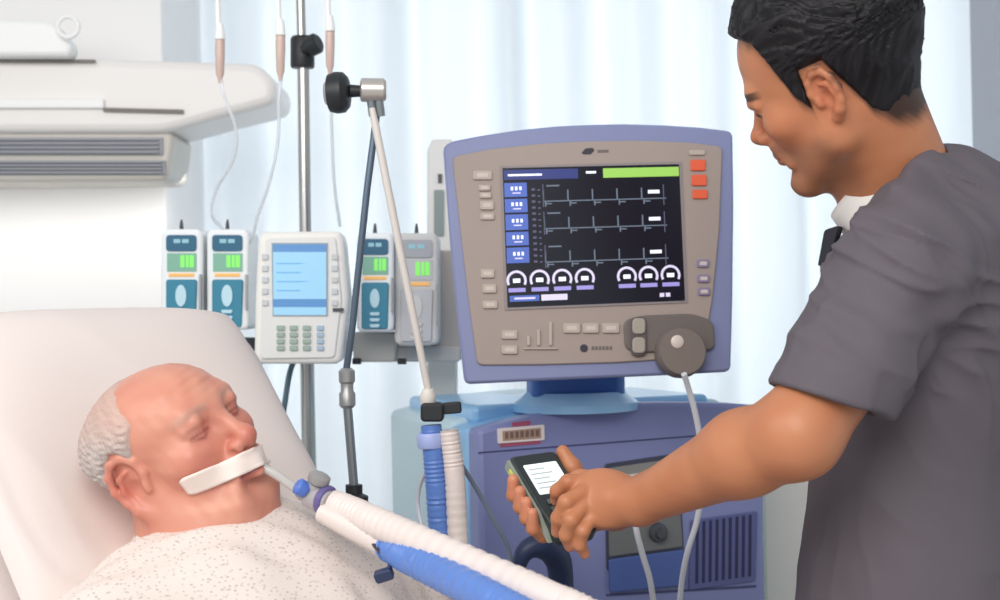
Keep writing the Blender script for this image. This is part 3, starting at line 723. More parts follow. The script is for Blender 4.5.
m = MB(); m.lathe(P(431, 448, 2.085), cv(-.06, 1, 0), [(0, .0175), (.003, .019), (.018, .019), (.021, .0175)], mat('cuff_lilac', (170, 185, 235), .4), 20); m.build('cuff', h2)
m = MB(); m.lathe(P(382, 543, 1.612), P(400, 553, 1.575)-P(382, 543, 1.612), [(0, .010), (.004, .0135), (.016, .0155), (.02, .0165)], mat('cuff_blue', (120, 160, 232), .35), 20); m.build('end_cuff', h2)
m = MB(); m.tube([P(322, 512, 1.642), P(350, 526, 1.625), P(386, 545, 1.602)], [.0115, .0135, .0135], mat('cuff_white', (226, 214, 208), .4), smooth=8, seg=18); m.build('white_cuff', h2)
# mouth connector
con = thing('tube_connector', 'clear grey connector with blue cap and purple ring between mouth tube and white hose', 'connector', P(316, 495, 1.655))
cgr = mat('connector_grey', (176, 172, 174), .2, alpha=.95); cblue = mat('cap_blue', (84, 120, 204), .35); cpur = mat('ring_purple', (104, 94, 148), .35)
ax = nrm(P(335, 505, 1.64)-P(300, 491, 1.67))
m = MB(); m.lathe(P(300, 491, 1.67), ax, [(0, .008), (.004, .0095), (.014, .0095), (.016, .0145), (.034, .0155), (.036, .013), (.046, .013)], cgr, 20); m.build('body', con)
m = MB(); m.tube([P(312, 497, 1.662), P(318, 482, 1.65)], [.0125, .0105], cgr, smooth=0, seg=16); m.build('side_port', con)
m = MB(); m.lathe(P(317.5, 483, 1.65), cv(.35, .93, .2), [(0, .011), (.003, .0125), (.009, .0125), (.011, .009), (.011, 0)], mat('port_cap_grey', (150, 148, 146), .35), 16); m.build('port_cap', con)
m = MB(); m.lathe(P(306, 491, 1.65), cv(-.75, .55, .35), [(0, .008), (.003, .0095), (.011, .0095), (.013, .007), (.013, 0)], cblue, 16); m.build('blue_cap', con)
m = MB(); m.lathe(P(323, 499.5, 1.651), ax, [(0, .0155), (.002, .0172), (.006, .0172), (.008, .0155)], cpur, 20); m.build('purple_ring', con)
tube = MB(); tube.tube([P(262, 467, 1.665), P(275, 474, 1.665), P(288, 483, 1.668), P(301, 491.5, 1.67)], .0052, mat('clear_tube_mouth', (214, 212, 208), .15, alpha=.8), smooth=6, seg=12)
tag(tube.build('breathing_tube', loc=P(262, 467, 1.665)), 'thin clear breathing tube leaving the mouth beside the white tape', 'tube')
# sampling line with clip
m = MB(); m.tube([P(372, 542, 1.60), P(380, 551, 1.585), P(392, 560, 1.575), P(410, 567, 1.56), P(430, 570, 1.55), P(447, 568, 1.54)], .0026, mat('dark_line', (62, 58, 60), .5), smooth=6, seg=8)
cl = tag(m.build('sensor_lead', loc=P(372, 542, 1.6)), 'thin dark lead with small navy clip on the gown below the hoses', 'cable')
m = MB(); m.rrect(frame(P(384, 575, 1.57), cv(.9, .3, .1), cv(-.3, .9, .3)), -.010, .010, -.006, .006, .003, -.005, .005, mat('navy_rubber', (40, 54, 88), .45)); 
m.tube([P(392, 562, 1.575), P(388, 570, 1.57), P(384, 577, 1.568)], .003, mat('navy_rubber', (40, 54, 88), .45), smooth=4, seg=8)
m.build('clip', cl, bevel=.002)

# ================================================================== heads
def frame3(L, F, U):
    U = nrm(U); F = np.asarray(F, float); F = nrm(F-U*np.dot(F, U)); L = np.asarray(L, float)
    L = nrm(L-U*np.dot(L, U)-F*np.dot(L, F)); return np.stack([L, F, U])
class Head:
    "local axes: x to the figure's left, y forward, z up; origin midway between the ears"
    def __init__(s, pos, A, s_=1.0, zs=1.0): s.o = np.asarray(pos, float); s.A = A; s.k = s_; s.sc = np.array((s_, s_, s_*zs))
    def w(s, *p): return s.o+np.asarray(p, float)*s.sc@s.A
    def l(s, q): return (q-s.o)@s.A.T/s.sc
    def rot(s, yaw=0, pitch=0, roll=0):
        R = (Matrix.Rotation(yaw, 3, 'Z') @ Matrix.Rotation(pitch, 3, 'X') @ Matrix.Rotation(roll, 3, 'Y'))
        return np.array(R).T@s.A
def skull(S, H, jaw=1.0, crown=1.0, back=0, chin=0):
    E = lambda c, r, k=.01, op='u', ax=None: S.ell(H.w(*c), np.array(r)*H.sc, H.A if ax is None else ax, k, op)
    C = lambda a, b, r1, r2=None, k=.01, op='u': S.cone(H.w(*a), H.w(*b), r1*H.k, (r1 if r2 is None else r2)*H.k, k, op)
    E((0, -.014+back*.6, .046-.084*(1-crown)*.5), (.075, .097-back, .084*crown)); E((0, .02, .05-.07*(1-crown)*.6), (.066, .068, .070*crown), .03)
    E((0, .034, -.020), (.061, .056, .074), .03)
    for x in (-1, 1):
        C((x*.053, .008, -.052), (x*.014, .074-chin, -.094+chin*.4), .018*jaw, .016, .025)
        C((x*.053, .008, -.052), (x*.060, .0, .0), .016, .012, .02)
        E((x*.045, .058, -.014), (.022, .022, .018), .022)
    E((0, .080-chin, -.094+chin*.4), (.021, .017, .016), .022)
    return E, C
def face(S, H, age=0, open_eyes=True, heavy=0):
    E, C = skull(S, H, crown=.71 if age else 1.0, back=.010 if age else 0, chin=.022 if age else .003)
    C((-.036, .078, .028), (.036, .078, .028), .012, .012, .016); E((0, .082, .024), (.016, .01, .012), .014)
    for x in (-1, 1):
        E((x*.032, .096, .010), (.018, .016, .0125), .012, 's')
        E((x*.0325, .0725, .0105), (.0145, .0135, .0125), .003)
        # upper and lower lid folds
        C((x*.018, .084, .0085), (x*.033, .0865, .0085 if not open_eyes else .0065), .0018, .0022, .004); C((x*.033, .0865, .0085 if not open_eyes else .0065), (x*.046, .078, .0075), .0022, .0016, .004)
        C((x*.019, .0835, .0045), (x*.033, .0855, .003), .0014, .0018, .004); C((x*.033, .0855, .003), (x*.045, .0775, .005), .0018, .0014, .004)
        C((x*.020, .087, .0175), (x*.034, .0885, .019), .004, .004, .008); C((x*.034, .0885, .019), (x*.048, .079, .016), .004, .003, .008)
        C((x*.018, .0935, -.040), (x*.030, .078, -.064), .004+.002*age, .004, .014)
    # nose
    C((0, .086, .020), (0, .106, -.019), .0065, .0085+.0015*age, .012); E((0, .110, -.0235), (.0092+.0033*age, .0100, .0088+.001*age), .008)
    for x in (-1, 1):
        E((x*.0125, .098, -.0275), (.0075+.0015*age, .0105, .0080), .006)
        E((x*.0072, .104, -.0365), (.0036, .006, .0048), .003, 's')
    C((0, .098, -.034), (0, .108, -.030), .0042, .005, .005)
    # mouth
    C((0, .088, -.042), (0, .090, -.048), .010, .010, .014)
    C((-.023, .081, -.0555), (0, .0955, -.0520), .0035, .0062, .006); C((.023, .081, -.0555), (0, .0955, -.0520), .0035, .0062, .006)
    C((-.021, .080, -.0600), (0, .0935, -.0640), .0035, .0070, .006); C((.021, .080, -.0600), (0, .0935, -.0640), .0035, .0070, .006)
    C((-.024, .084, -.0570), (0, .0985, -.0575), .0010, .0012, .003, 's'); C((.024, .084, -.0570), (0, .0985, -.0575), .0010, .0012, .003, 's')
    C((-.012, .098-.008*age, -.0755), (.012, .098-.008*age, -.0755), .006, .006, .012, 's')
    if age:
        for x in (-1, 1):
            C((x*.019, .098, -.030), (x*.034, .086, -.058), .0016, .0022, .006, 's'); C((x*.034, .086, -.058), (x*.033, .082, -.078), .0022, .0014, .006, 's')
            C((x*.030, .070, -.082), (x*.050, .030, -.075), .012, .012, .02)
        def lines(q, d):
            l = H.l(q); mk = blob(l, (0, .085, .060), (.045, .035, .020)); mk2 = blob(np.abs(l)*np.array((1, 1, 0))+l*np.array((0, 0, 1)), (.035, .085, .008), (.02, .03, .012))
            return d+.0005*mk*np.sin(l[:, 2]*2*PI/.0095+9*l[:, 0]**2*100+.8*wob(l, 40, 1))+.0003*mk2*np.sin(l[:, 2]*2*PI/.006)+.0005*wob(l, 110, 2)*sstep(.02, .05, l[:, 1])
        S.post = lines
    # ears
    for x in (-1, 1):
        ear(S, H, x, 1.0+.24*age, .010*age, -.006*age)
def ear(S, H, x, g, dy=0, dz=0):
    T = np.array(Matrix.Rotation(-.22, 3, 'X'))
    def loc(u, v, o=0):
        "u backwards, v up in the ear's plane, o outwards"
        b = np.array((x*(.0705+.30*(u+.012)+o), -.006-u, v)); c = np.array((x*.0705, -.008, 0)); e = c+T@(b-c); return H.w(e[0], e[1]+dy, e[2]+dz)
    g_ = g
    rim = [(-.009, -.004), (-.011, .010), (-.006, .022), (.004, .028), (.015, .025), (.021, .014), (.0205, .0), (.014, -.013), (.006, -.021)]
    pts = [loc(a*g_, b*g_, .004) for a, b in rim]
    S.ell(loc(.005*g, .004*g, -.004), np.array((.006, .0155*g, .0245*g)), H.rot(x*.30, -.22), .006)
    for i in range(len(pts)-1): S.cone(pts[i], pts[i+1], .0040, .0040, .005)
    S.cone(loc(.006*g, -.021*g, .003), loc(-.003*g, -.028*g, .001), .0062, .0055, .008)
    an = [(.004, .016), (.012, .010), (.012, -.002), (.006, -.012)]
    ap = [loc(a*g, b*g, .004) for a, b in an]
    for i in range(3): S.cone(ap[i], ap[i+1], .0030, .0030, .004)
    S.ell(loc(.001*g, -.003*g, .008), np.array((.009, .0075*g, .0105*g)), H.rot(x*.30, -.22), .004, 's')
    S.ell(loc(.004*g, .019*g, .0085), np.array((.005, .008*g, .0038*g)), H.rot(x*.30, -.3), .003, 's')
    S.cone(loc(-.0095*g, -.006*g, .003), loc(-.0085*g, .0, .004), .0035, .003, .004)
def mixc(c, rgb, w):
    return c*(1-w[:, None])+np.array(lin(rgb))[None]*w[:, None]
def blob(l, c, r):
    d = ((l-np.array(c))/np.array(r)); return np.exp(-(d*d).sum(1))
def skin_color(l, base, ruddy, lip, stub, brow, lash, age):
    n = len(l); c = np.tile(np.array(lin(base)), (n, 1)); ax = np.abs(l[:, 0]); la = np.stack([ax, l[:, 1], l[:, 2]], 1)
    c = mixc(c, ruddy, .55*blob(la, (.042, .07, -.022), (.026, .03, .022))+.5*blob(la, (0, .112, -.024), (.016, .02, .014)))
    c = mixc(c, ruddy, .6*blob(la, (.08, -.012, .0), (.016, .02, .034)))
    if stub is not None:
        w = sstep(-.034, -.052, l[:, 2])*sstep(-.01, .02, l[:, 1])*sstep(-.16, -.10, l[:, 2]); c = mixc(c, stub, .36*w)
        c = mixc(c, stub, .55*blob(l*np.array((.6, 1, 1)), (0, .085, -.098), (.014, .02, .014))); c = mixc(c, stub, .6*blob(l*np.array((.5, 1, 1)), (0.0, .096, -.043), (.02, .02, .007)))
    m_ = sstep(.0075, .0035, np.abs(l[:, 2]+.0575+.12*ax))*sstep(.026, .020, ax)*sstep(.078, .084, l[:, 1])
    c = mixc(c, lip, .75*m_)
    zc = .026+.10*ax-.0022*(ax > .04)*(ax-.04)/.01
    b_ = sstep(.0062, .0035, np.abs(l[:, 2]-zc))*sstep(.010, .016, ax)*sstep(.058, .050, ax)*(l[:, 1] > .05)
    c = mixc(c, brow, b_*(.9 if not age else .35))
    if not age:
        e_ = sstep(.0034, .0016, np.abs(l[:, 2]-.0052+.5*np.maximum(ax-.038, 0)))*sstep(.017, .021, ax)*sstep(.050, .044, ax)*(l[:, 1] > .05)
        c = mixc(c, lash, e_*.9)
    else:
        e_ = sstep(.0022, .0009, np.abs(l[:, 2]-.0062))*sstep(.017, .021, ax)*sstep(.050, .046, ax)*(l[:, 1] > .05)
        c = mixc(c, lash, e_*.7); c = mixc(c, (176, 96, 88), .4*blob(la, (.033, .09, .008), (.018, .03, .014)))
    return c

# ================================================================== bed and patient
U_ = cv(-.5, .866, .02); F_ = cv(.62, .36, .69); L_ = cv(.62, .31, -.72)
U_ = cv(-.527, .846, .087); F_ = cv(.662, .364, .655); L_ = cv(.551, .355, -.755)
TW = math.radians(10); F_, L_ = F_*math.cos(TW)+L_*math.sin(TW), L_*math.cos(TW)-F_*math.sin(TW)
A1 = frame3(L_, F_, U_)
H1 = Head(P(492-.3627/1.7015*1500, 305.5+.1673/1.7015*1500, 1.7015), A1, .99, 1.03)
sheet_m = mat('bed_linen', (226, 217, 214), .85, bump=.15, bscale=500); rail_m = mat('bed_grey', (186, 184, 190), .5)
d_ = np.array((.70, -.714, 0)); l_ = np.array((.714, .70, 0)); inc = math.radians(50)
b_ = -d_*math.cos(inc)+np.array((0, 0, math.sin(inc))); n_ = d_*math.sin(inc)+np.array((0, 0, math.cos(inc)))
p0 = H1.o-n_*.125
PF = frame(p0, l_, b_)                       # plane under the pillow; normal = l x b = n
if np.dot(PF[3], n_) < 0: PF = (PF[0], PF[1], PF[2], -PF[3])
bed = thing('hospital_bed', 'hospital bed with raised back section in white linen below the patient', 'bed', (p0[0], p0[1], 0))
MO = p0-n_*.05
m = MB(); FM = (MO, l_, b_, n_)
hip = -(MO[2]-.66)/b_[2]
m.prism(roundpoly([(-.43, hip), (.37, hip), (.37, .35), (-.43, .35)], .06), FM, -.14, -.02, sheet_m); m.build('back_section', bed, bevel=.03, segs=4)
hp = MO+b_*hip; FH = (np.array((hp[0], hp[1], .66)), l_, -d_, np.array((0, 0, 1.)))
m = MB(); m.prism(roundpoly([(-.43, -1.25), (.43, -1.25), (.43, .02), (-.43, .02)], .06), FH, -.16, -.02, sheet_m); m.build('seat_section', bed, bevel=.03, segs=4)
m = MB(); m.prism([(-.42, -1.25), (.42, -1.25), (.42, .60), (-.42, .60)], FH, -.24, -.165, rail_m); m.build('frame', bed, bevel=.01)
for a in (-.36, .36):
    for b in (-1.1, .45):
        c = FH[0]+l_*a-d_*b; m = MB(); m.tube([(c[0], c[1], .43), (c[0], c[1], .10)], .025, rail_m, smooth=0); lg = m.build('leg', bed)
        m = MB(); m.lathe((c[0], c[1]-.015, .065), (0, 1, 0), [(0, .05), (.004, .064), (.03, .064), (.034, .05)], black, 20); m.build('caster', lg)
# pillow
pil_m = mat('pillow_cotton', (226, 215, 210), .85, bump=.12, bscale=600)
PU0, PU1, PV0, PV1 = -.175, .275, -.14, .305
def pillow(u, v, side=1):
    x = PU0+(PU1-PU0)*u; y = PV0+(PV1-PV0)*v
    ex = max(0, 1-abs(2*u-1)**3.2); ey = max(0, 1-abs(2*v-1)**3.2)
    t = .060*(ex*ey)**.5
    q3 = np.array([[x, y, 0]])
    t += (ex*ey)**.5*(.008*float(wob(q3, 9, 1)[0])+.0040*(1-min(1, abs(float(wob(q3*np.array([[1, .3, 1]]), 11, 2)[0]))*1.5))**2)
    r2 = ((x+.02)/.13)**2+((y-.02)/.16)**2
    if side > 0: t -= .045*math.exp(-r2)*min(1, ex*ey*3)
    # pinched outline
    xx = x*(1-.03*(abs(2*v-1)**2)); yy = y*(1-.03*abs(2*u-1)**2)
    return p0+l_*xx+b_*yy+n_*(t*side+.01 if side > 0 else -t*.55+.01)
m = MB(); m.grid(lambda u, v: pillow(u, v), 70, 70, pil_m); m.grid(lambda u, v: pillow(1-u, v, -1), 70, 70, pil_m)
pw_ = m.build('pillow', smooth=180, loc=p0); tag(pw_, 'large white pillow behind the head of the patient on the raised bed', 'pillow')

pat = thing('person', 'white-haired person in a patterned gown lying back on the pillow, eyes closed', 'person', H1.o-b_*.5)
S = SDF(); face(S, H1, age=1, open_eyes=False)
nb = H1.w(0, -.040, -.150); chest = nb-b_*.22+n_*.02
S.cone(H1.w(0, -.022, -.05), nb, .058, .064, .03); S.cone(H1.w(0, .03, -.088), H1.w(0, .0, -.13), .030, .035, .03)
shR = nb-b_*.085-l_*.185+n_*.01; shL = nb-b_*.085+l_*.185+n_*.01; hipc = nb-b_*.62
def torso_prims(S, g=0):
    S.cone(nb-b_*.05, shR, .055+g, .062+g, .04); S.cone(nb-b_*.05, shL, .055+g, .062+g, .04)
    S.ell(chest, np.array((.175, .30, .115))+g, np.stack([l_, b_, n_]), .06)
    S.ell(nb-b_*.45+n_*.02, np.array((.165, .24, .12))+g, np.stack([l_, b_, n_]), .06)
    for s_, sh in ((-1, shR), (1, shL)):
        el = sh-b_*.27+l_*s_*.05+n_*.0
        S.cone(sh, el, .052+g*1.3, .043+g*1.4, .03)
torso_prims(S)
for s_, sh in ((-1, shR), (1, shL)):
    el = sh-b_*.27+l_*s_*.05; wr = el-b_*.14+d_*.10-l_*s_*.03+n_*.05
    S.chain([el, wr], [.042, .028], .01)
    S.ell(wr+d_*.05-l_*s_*.01, np.array((.038, .052, .014)), np.stack([l_, d_, np.array((0, 0, 1.))]), .012)
    for k in range(4):
        o = wr+d_*.09+l_*s_*(.027-.018*k)*-1; S.chain([o, o+d_*.035, o+d_*(.062-.006*abs(k-1.5))-np.array((0, 0, .012))], [.0085, .008, .007], .003)
    o = wr+d_*.03-l_*s_*-.03*-1; S.chain([o, o+d_*.03-l_*s_*.02, o+d_*.055-l_*s_*.022], [.010, .009, .008], .006)
def skin1(V):
    l = H1.l(V); c = skin_color(l, (212, 146, 124), (188, 88, 76), (164, 88, 80), None, (190, 165, 150), (120, 70, 60), 1)
    c = c*(1+.10*wob(V, 60, 1)[:, None]*np.array((.4, 1, 1)))
    return np.clip(c, 0, 1)
skinm = attr_mat('skin_aged', .42, sss=.08, bump=.06, bscale=260, spec=.45)
body = sdf_obj('body', S, .0020, skinm, pat, skin1)
# white hair around the back and sides
def hair_field(H, S0, thick, g, strands, seed):
    def post(q, d):
        l = H.l(q); t = thick(l)*sstep(-.004, .014, g(l)); hid = sstep(.0, -.006, g(l))
        st = strands(l)
        return d-(t*(1+st))+.014*(1-sstep(-.006, .004, g(l)))
    S0.post = post; return S0
Sh = SDF(); skull(Sh, H1, crown=.71, back=.010, chin=.045)
def g1(l):
    ax = np.abs(l[:, 0])
    top = np.interp(l[:, 1], [-.12, -.06, -.03, .0, .02, .04], [.16, .135, .116, .102, .085, .055])   # bald crown above this height
    fr = .041-l[:, 1]-.35*np.maximum(.02-l[:, 2], 0)
    ear_ = (((l[:, 1]+.004)/.024)**2+((l[:, 2]+.008)/.040)**2)**.5*.025-.025
    low = l[:, 2]+.030-.9*np.maximum(-l[:, 1]-.02, 0)-1.6*np.maximum(l[:, 1]+.012, 0)
    return np.minimum(np.minimum(top-l[:, 2], fr), np.minimum(low, np.where(ax > .05, ear_, .05)))+.002*wob(l, 160, 2)
hair_field(H1, Sh, lambda l: .0070-.004*sstep(.03, .09, l[:, 2]), g1, lambda l: .30*wob(np.stack([l[:, 0], l[:, 1]*.5+l[:, 2]*.5, l[:, 2]], 1), 420, 1), 1)
def hc1(V):
    l = H1.l(V); k = .5+.5*np.clip(wob(np.stack([l[:, 0], l[:, 1], l[:, 2]*.35], 1), 330, 3), -1, 1)
    c = np.tile(np.array(lin((206, 196, 190))), (len(V), 1)); c = mixc(c, (146, 136, 132), .65*k)
    return mixc(c, (206, 160, 142), .6*sstep(.035, .095, l[:, 2]+.5*np.maximum(l[:, 1]+.02, 0)))
hairm1 = attr_mat('white_hair', .6, bump=.25, bscale=700)
sdf_obj('hair', Sh, .0020, hairm1, pat, hc1, slack=1.6, pad=.03)
# gown
Sg = SDF(); torso_prims(Sg, .014)
col_c = nb+b_*.015
Sg.cone(nb-b_*.06, nb+b_*.01+n_*.0, .095, .080, .05)
for s_ in (-1, 1): Sg.ell(nb-b_*.035+l_*s_*.10+n_*.02, np.array((.085, .06, .055)), np.stack([l_, b_, n_]), .05)
Sg.ell(nb-b_*.10+n_*.055, np.array((.15, .10, .07)), np.stack([l_, b_, n_]), .06)
Sg.cone(nb-b_*.03+n_*.01, nb+b_*.12+n_*.02, .066, .078, .008, 's')
def gpost(q, d):
    r = (q-nb); a = r@l_; b2 = r@b_
    w = np.stack([a, b2*.35, r@n_], 1)
    return d+.0055*wob(w, 40, 1)+.0022*wob(np.stack([a*.4+b2, b2*.2, a*.2], 1), 70, 2)
Sg.post = gpost
def gown_mat():
    m_ = mat('gown_print', (226, 214, 206), .85, bump=.12, bscale=500); nt = m_.node_tree; b = nt.nodes['Principled BSDF']
    tc = nt.nodes.new('ShaderNodeTexCoord')
    def speck(scale, th, colr, prev, seed):
        mp_ = nt.nodes.new('ShaderNodeMapping'); mp_.inputs['Location'].default_value = (seed, seed*.7, seed*.3); mp_.inputs['Scale'].default_value = (1, 1, 1.6)
        nt.links.new(tc.outputs['Object'], mp_.inputs['Vector'])
        v = nt.nodes.new('ShaderNodeTexVoronoi'); v.inputs['Scale'].default_value = scale; v.inputs['Randomness'].default_value = .8
        nt.links.new(mp_.outputs[0], v.inputs['Vector'])
        r = nt.nodes.new('ShaderNodeMapRange'); r.inputs['From Min'].default_value = th; r.inputs['From Max'].default_value = th*.6
        nt.links.new(v.outputs['Distance'], r.inputs['Value'])
        mx = nt.nodes.new('ShaderNodeMix'); mx.data_type = 'RGBA'; mx.inputs['B'].default_value = lin(colr)+(1,)
        nt.links.new(r.outputs[0], mx.inputs['Factor'])
        if prev is None: mx.inputs['A'].default_value = lin((226, 214, 206))+(1,)
        else: nt.links.new(prev, mx.inputs['A'])
        return mx.outputs['Result']
    p1 = speck(150, .30, (200, 190, 184), None, 0); p2 = speck(115, .24, (190, 180, 176), p1, 3.3)
    nt.links.new(p2, b.inputs['Base Color']); return m_
sdf_obj('gown', Sg, .0032, gown_mat(), pat, slack=1.5)
# blanket over the legs
def blanket(u, v):
    a = -.46+.92*u; s_ = v
    h = .66+.03+.17*math.exp(-((abs(a)-.1)/.13)**2)*(.75+.25*math.cos(s_*PI)) if True else 0
    h = max(h, .662); e = abs(a)-.40
    if e > 0: h -= e*2.6
    r = FH[0]+l_*a+d_*(.08+1.12*s_)
    return (r[0], r[1], h+.006*math.sin(a*40+s_*9)+.004*math.sin(s_*31+a*11))
m = MB(); m.grid(blanket, 60, 60, mat('blanket_white', (232, 224, 222), .9, bump=.2, bscale=350))
o = m.build('blanket', smooth=180, loc=FH[0]); so = o.modifiers.new('solid', 'SOLIDIFY'); so.thickness = .012; so.offset = 1
tag(o, 'white blanket spread over the seat of the bed below the gown', 'blanket')
# tape over the upper lip
Sf = SDF(); face(Sf, H1, age=1, open_eyes=False); Sf.p = [p for p in Sf.p]
def onface(x, z, off):
    th = x/.075; dirl = np.array((math.sin(th), math.cos(th), 0)); ts = np.linspace(.16, .02, 281)
    q = np.array([H1.w(*(dirl*t+np.array((0, 0, z)))) for t in ts]); dd = Sf.ev(q)-off
    i = int(np.argmax(dd < 0)); 
    if i == 0: return q[-1]
    t = dd[i-1]/(dd[i-1]-dd[i]); return q[i-1]+(q[i]-q[i-1])*t
def tapefn(off):
    def f(u, v):
        th = -.92+1.32*u; e = min(u, 1-u)*.095; r = .006; sc_ = 1-(1-e/r)**2*.25 if e < r else 1
        x = th*.075; z = -.049-.017*th+.0215*(v-.5)*sc_
        return onface(x, z, off)
    return f
tape_m = mat('tape_white', (246, 232, 222), .8, bump=.1, bscale=900)
NU, NV = 30, 10
ta = [[tapefn(.0022)(i/(NU-1), j/(NV-1)) for i in range(NU)] for j in range(NV)]
# relax the strip so that it bridges the lips
ta = np.array(ta)
for _ in range(4):
    t2 = ta.copy(); t2[1:-1, 1:-1] = (ta[:-2, 1:-1]+ta[2:, 1:-1]+ta[1:-1, :-2]+ta[1:-1, 2:])/4; t2[:, 1:-1] += 0; ta = t2
m = MB(); m.grid(lambda u, v: ta[int(round(v*(NV-1))), int(round(u*(NU-1)))], NU, NV, tape_m)
o = m.build('tape', smooth=180, loc=ta[NV//2, NU//2]); so = o.modifiers.new('solid', 'SOLIDIFY'); so.thickness = .0022; so.offset = 0
tag(o, 'white adhesive tape stretched over the upper lip and cheek holding the tube', 'tape')

# ================================================================== person in scrubs
U2 = cv(-.451, .881, .144); F2 = cv(-.797, -.325, -.509)
A2 = frame3(np.cross(U2, F2), F2, U2)
H2 = Head(P(500+.3833/1.7203*1500, 300-.2492/1.7203*1500, 1.7203), A2, .99, 1.0)
FB = nrm(np.array((-.9, .43, 0))); LB = np.array((-FB[1], -abs(FB[0]), 0)); LB = nrm(LB); ZB = np.array((0, 0, 1.)); AB = np.stack([LB, FB, ZB])
Cn = P(893, 183, 1.785)
SL = P(905, 262, 1.665); SR = P(957, 258, 2.0)
nur = thing('person', 'standing person with short black hair in grey scrubs pressing keys on a handheld device', 'person', (P(935, 300, 1.83)[0], 1.83, 0))
S = SDF(); face(S, H2, age=0, open_eyes=True)
S.cone(H2.w(0, -.024, -.03), Cn+FB*.002-ZB*.02, .050, .060, .03)
S.cone(H2.w(0, .008, -.080), Cn+FB*.014-ZB*.01, .026, .040, .03); S.cone(H2.w(0, -.05, -.035), Cn-FB*.026-ZB*.01, .028, .045, .04)
def torso2(S, g, k=1.):
    S.cone(SL, SR, .058+g, .058+g, .05*k)
    S.cone(Cn-ZB*.055-FB*.02, SL, .046+g, .058+g, .05*k); S.cone(Cn-ZB*.055-FB*.02, SR, .046+g, .058+g, .05*k)
    S.ell(P(938, 350, 1.835), np.array((.175, .115, .22))+g, AB, .05*k)
    S.ell(P(955, 275, 1.81), np.array((.155, .105, .12))+g, AB, .05)
    S.ell(P(921, 530, 1.835), np.array((.155, .118, .26))+g, AB, .06*k)
torso2(S, -.014, .4)
EL = P(797, 434, 1.60); WL = P(640, 502, 1.765)
S.chain([SL, P(857, 350, 1.638), EL], [.046, .047, .046], .02)
f1 = EL*.68+WL*.32+CU*.004; S.chain([EL, f1, WL], [.0455, .0455, .0265], .02)
# left hand pressing keys
hd = nrm(P(585, 500, 1.79)-WL); S.cone(WL, P(618, 500, 1.78), .0265, .027, .012)
pc = P(603, 498, 1.785); nrmh = cv(-.12, .35, .93); hd = nrm(hd-nrmh*np.dot(hd, nrmh)); sd = np.cross(hd, nrmh)
S.ell(pc, (.043, .0365, .0165), np.stack([hd, sd, nrmh]), .014)
fin = dict(index=[(590, 483, 1.795), (568, 482, 1.792), (557, 491, 1.800), (556, 500, 1.812)],
           middle=[(582, 493, 1.780), (566, 502, 1.768), (558, 518, 1.778), (557, 532, 1.790)],
           ring=[(583, 506, 1.776), (571, 520, 1.762), (566, 535, 1.770), (570, 546, 1.780)],
           little=[(592, 517, 1.776), (583, 531, 1.765), (580, 545, 1.772), (585, 554, 1.780)])
for nm, ch_ in fin.items():
    r = .0088 if nm != 'little' else .0076
    S.chain([P(*c) for c in ch_], [r*1.12, r*1.04, r*.95, r*.82], .004)
S.chain([P(618, 490, 1.795), P(598, 479, 1.812), P(580, 478, 1.822), P(568, 482, 1.826)], [.015, .0115, .010, .0088], .006)
# handheld device frame and the right hand around it
DW = cv(.88, .07, -.47); DL = cv(-.28, .63, -.72); DF = frame(P(555, 491, 1.862), DW, DL)
def dv(a, b, c): return DF[0]+DF[1]*a+DF[2]*b+DF[3]*c
ER = P(800, 436, 1.98); WR = dv(.10, -.005, -.045)
S.chain([SR, ER], [.056, .045], .02); S.chain([ER, ER*.65+WR*.35, WR], [.045, .043, .026], .02)
S.ell(dv(.038, -.004, -.034), (.048, .043, .014), np.stack([DF[1], DF[2], DF[3]]), .014); S.cone(WR, dv(.07, -.015, -.036), .026, .022, .015)
for i, li in enumerate((.012, -.008, -.027, -.045)):
    r = .0088-.0004*(i == 3)*2
    S.chain([dv(.012, li, -.031), dv(-.030, li+.002, -.029), dv(-.046, li+.005, -.016), dv(-.0475, li+.014, .002)], [r*1.1, r*1.03, r*.98, r*.84], .004)
S.chain([dv(.075, -.01, -.03), dv(.056, .016, -.020), dv(.047, .040, -.006), dv(.0405, .060, .003)], [.016, .0125, .0108, .0088], .008)
def skin2(V):
    l = H2.l(V); c = skin_color(l, (194, 128, 91), (192, 110, 80), (186, 112, 92), (96, 72, 60), (46, 36, 34), (40, 30, 28), 0)
    # clipped dark hair showing skin through it at the sides and nape
    w = sstep(-.016, .014, g2(l)+.004*wob(l, 150, 1)); c = mixc(c, (34, 28, 26), .93*w)
    for nm, ch_ in fin.items():
        t = P(*ch_[-1]); c = mixc(c, (222, 150, 124), .6*np.exp(-(((V-t)**2).sum(1))/.011**2))
    for li in (.012, -.008, -.027, -.045): c = mixc(c, (226, 150, 122), .6*np.exp(-(((V-dv(-.0475, li+.014, .002))**2).sum(1))/.012**2))
    c = c*(1+.07*wob(V, 45, 1)[:, None]*np.array((.5, 1, 1)))
    return np.clip(c, 0, 1)
def g2(l):
    y, z, ax = l[:, 1], l[:, 2], np.abs(l[:, 0])
    # height of the hair line along the side of the head, from nape to forehead
    zh = np.interp(y, [-.115, -.095, -.060, -.042, -.032, -.020, .009, .014, .027, .036, .047, .066, .1], [-.068, -.076, -.070, -.044, -.006, .036, .036, -.012, .008, .055, .082, .092, .096])
    return np.minimum(z-zh, .2)
skinm2 = attr_mat('skin_tan', .43, sss=.06, bump=.05, bscale=260, spec=.45)
sdf_obj('body', S, .0020, skinm2, nur, skin2)
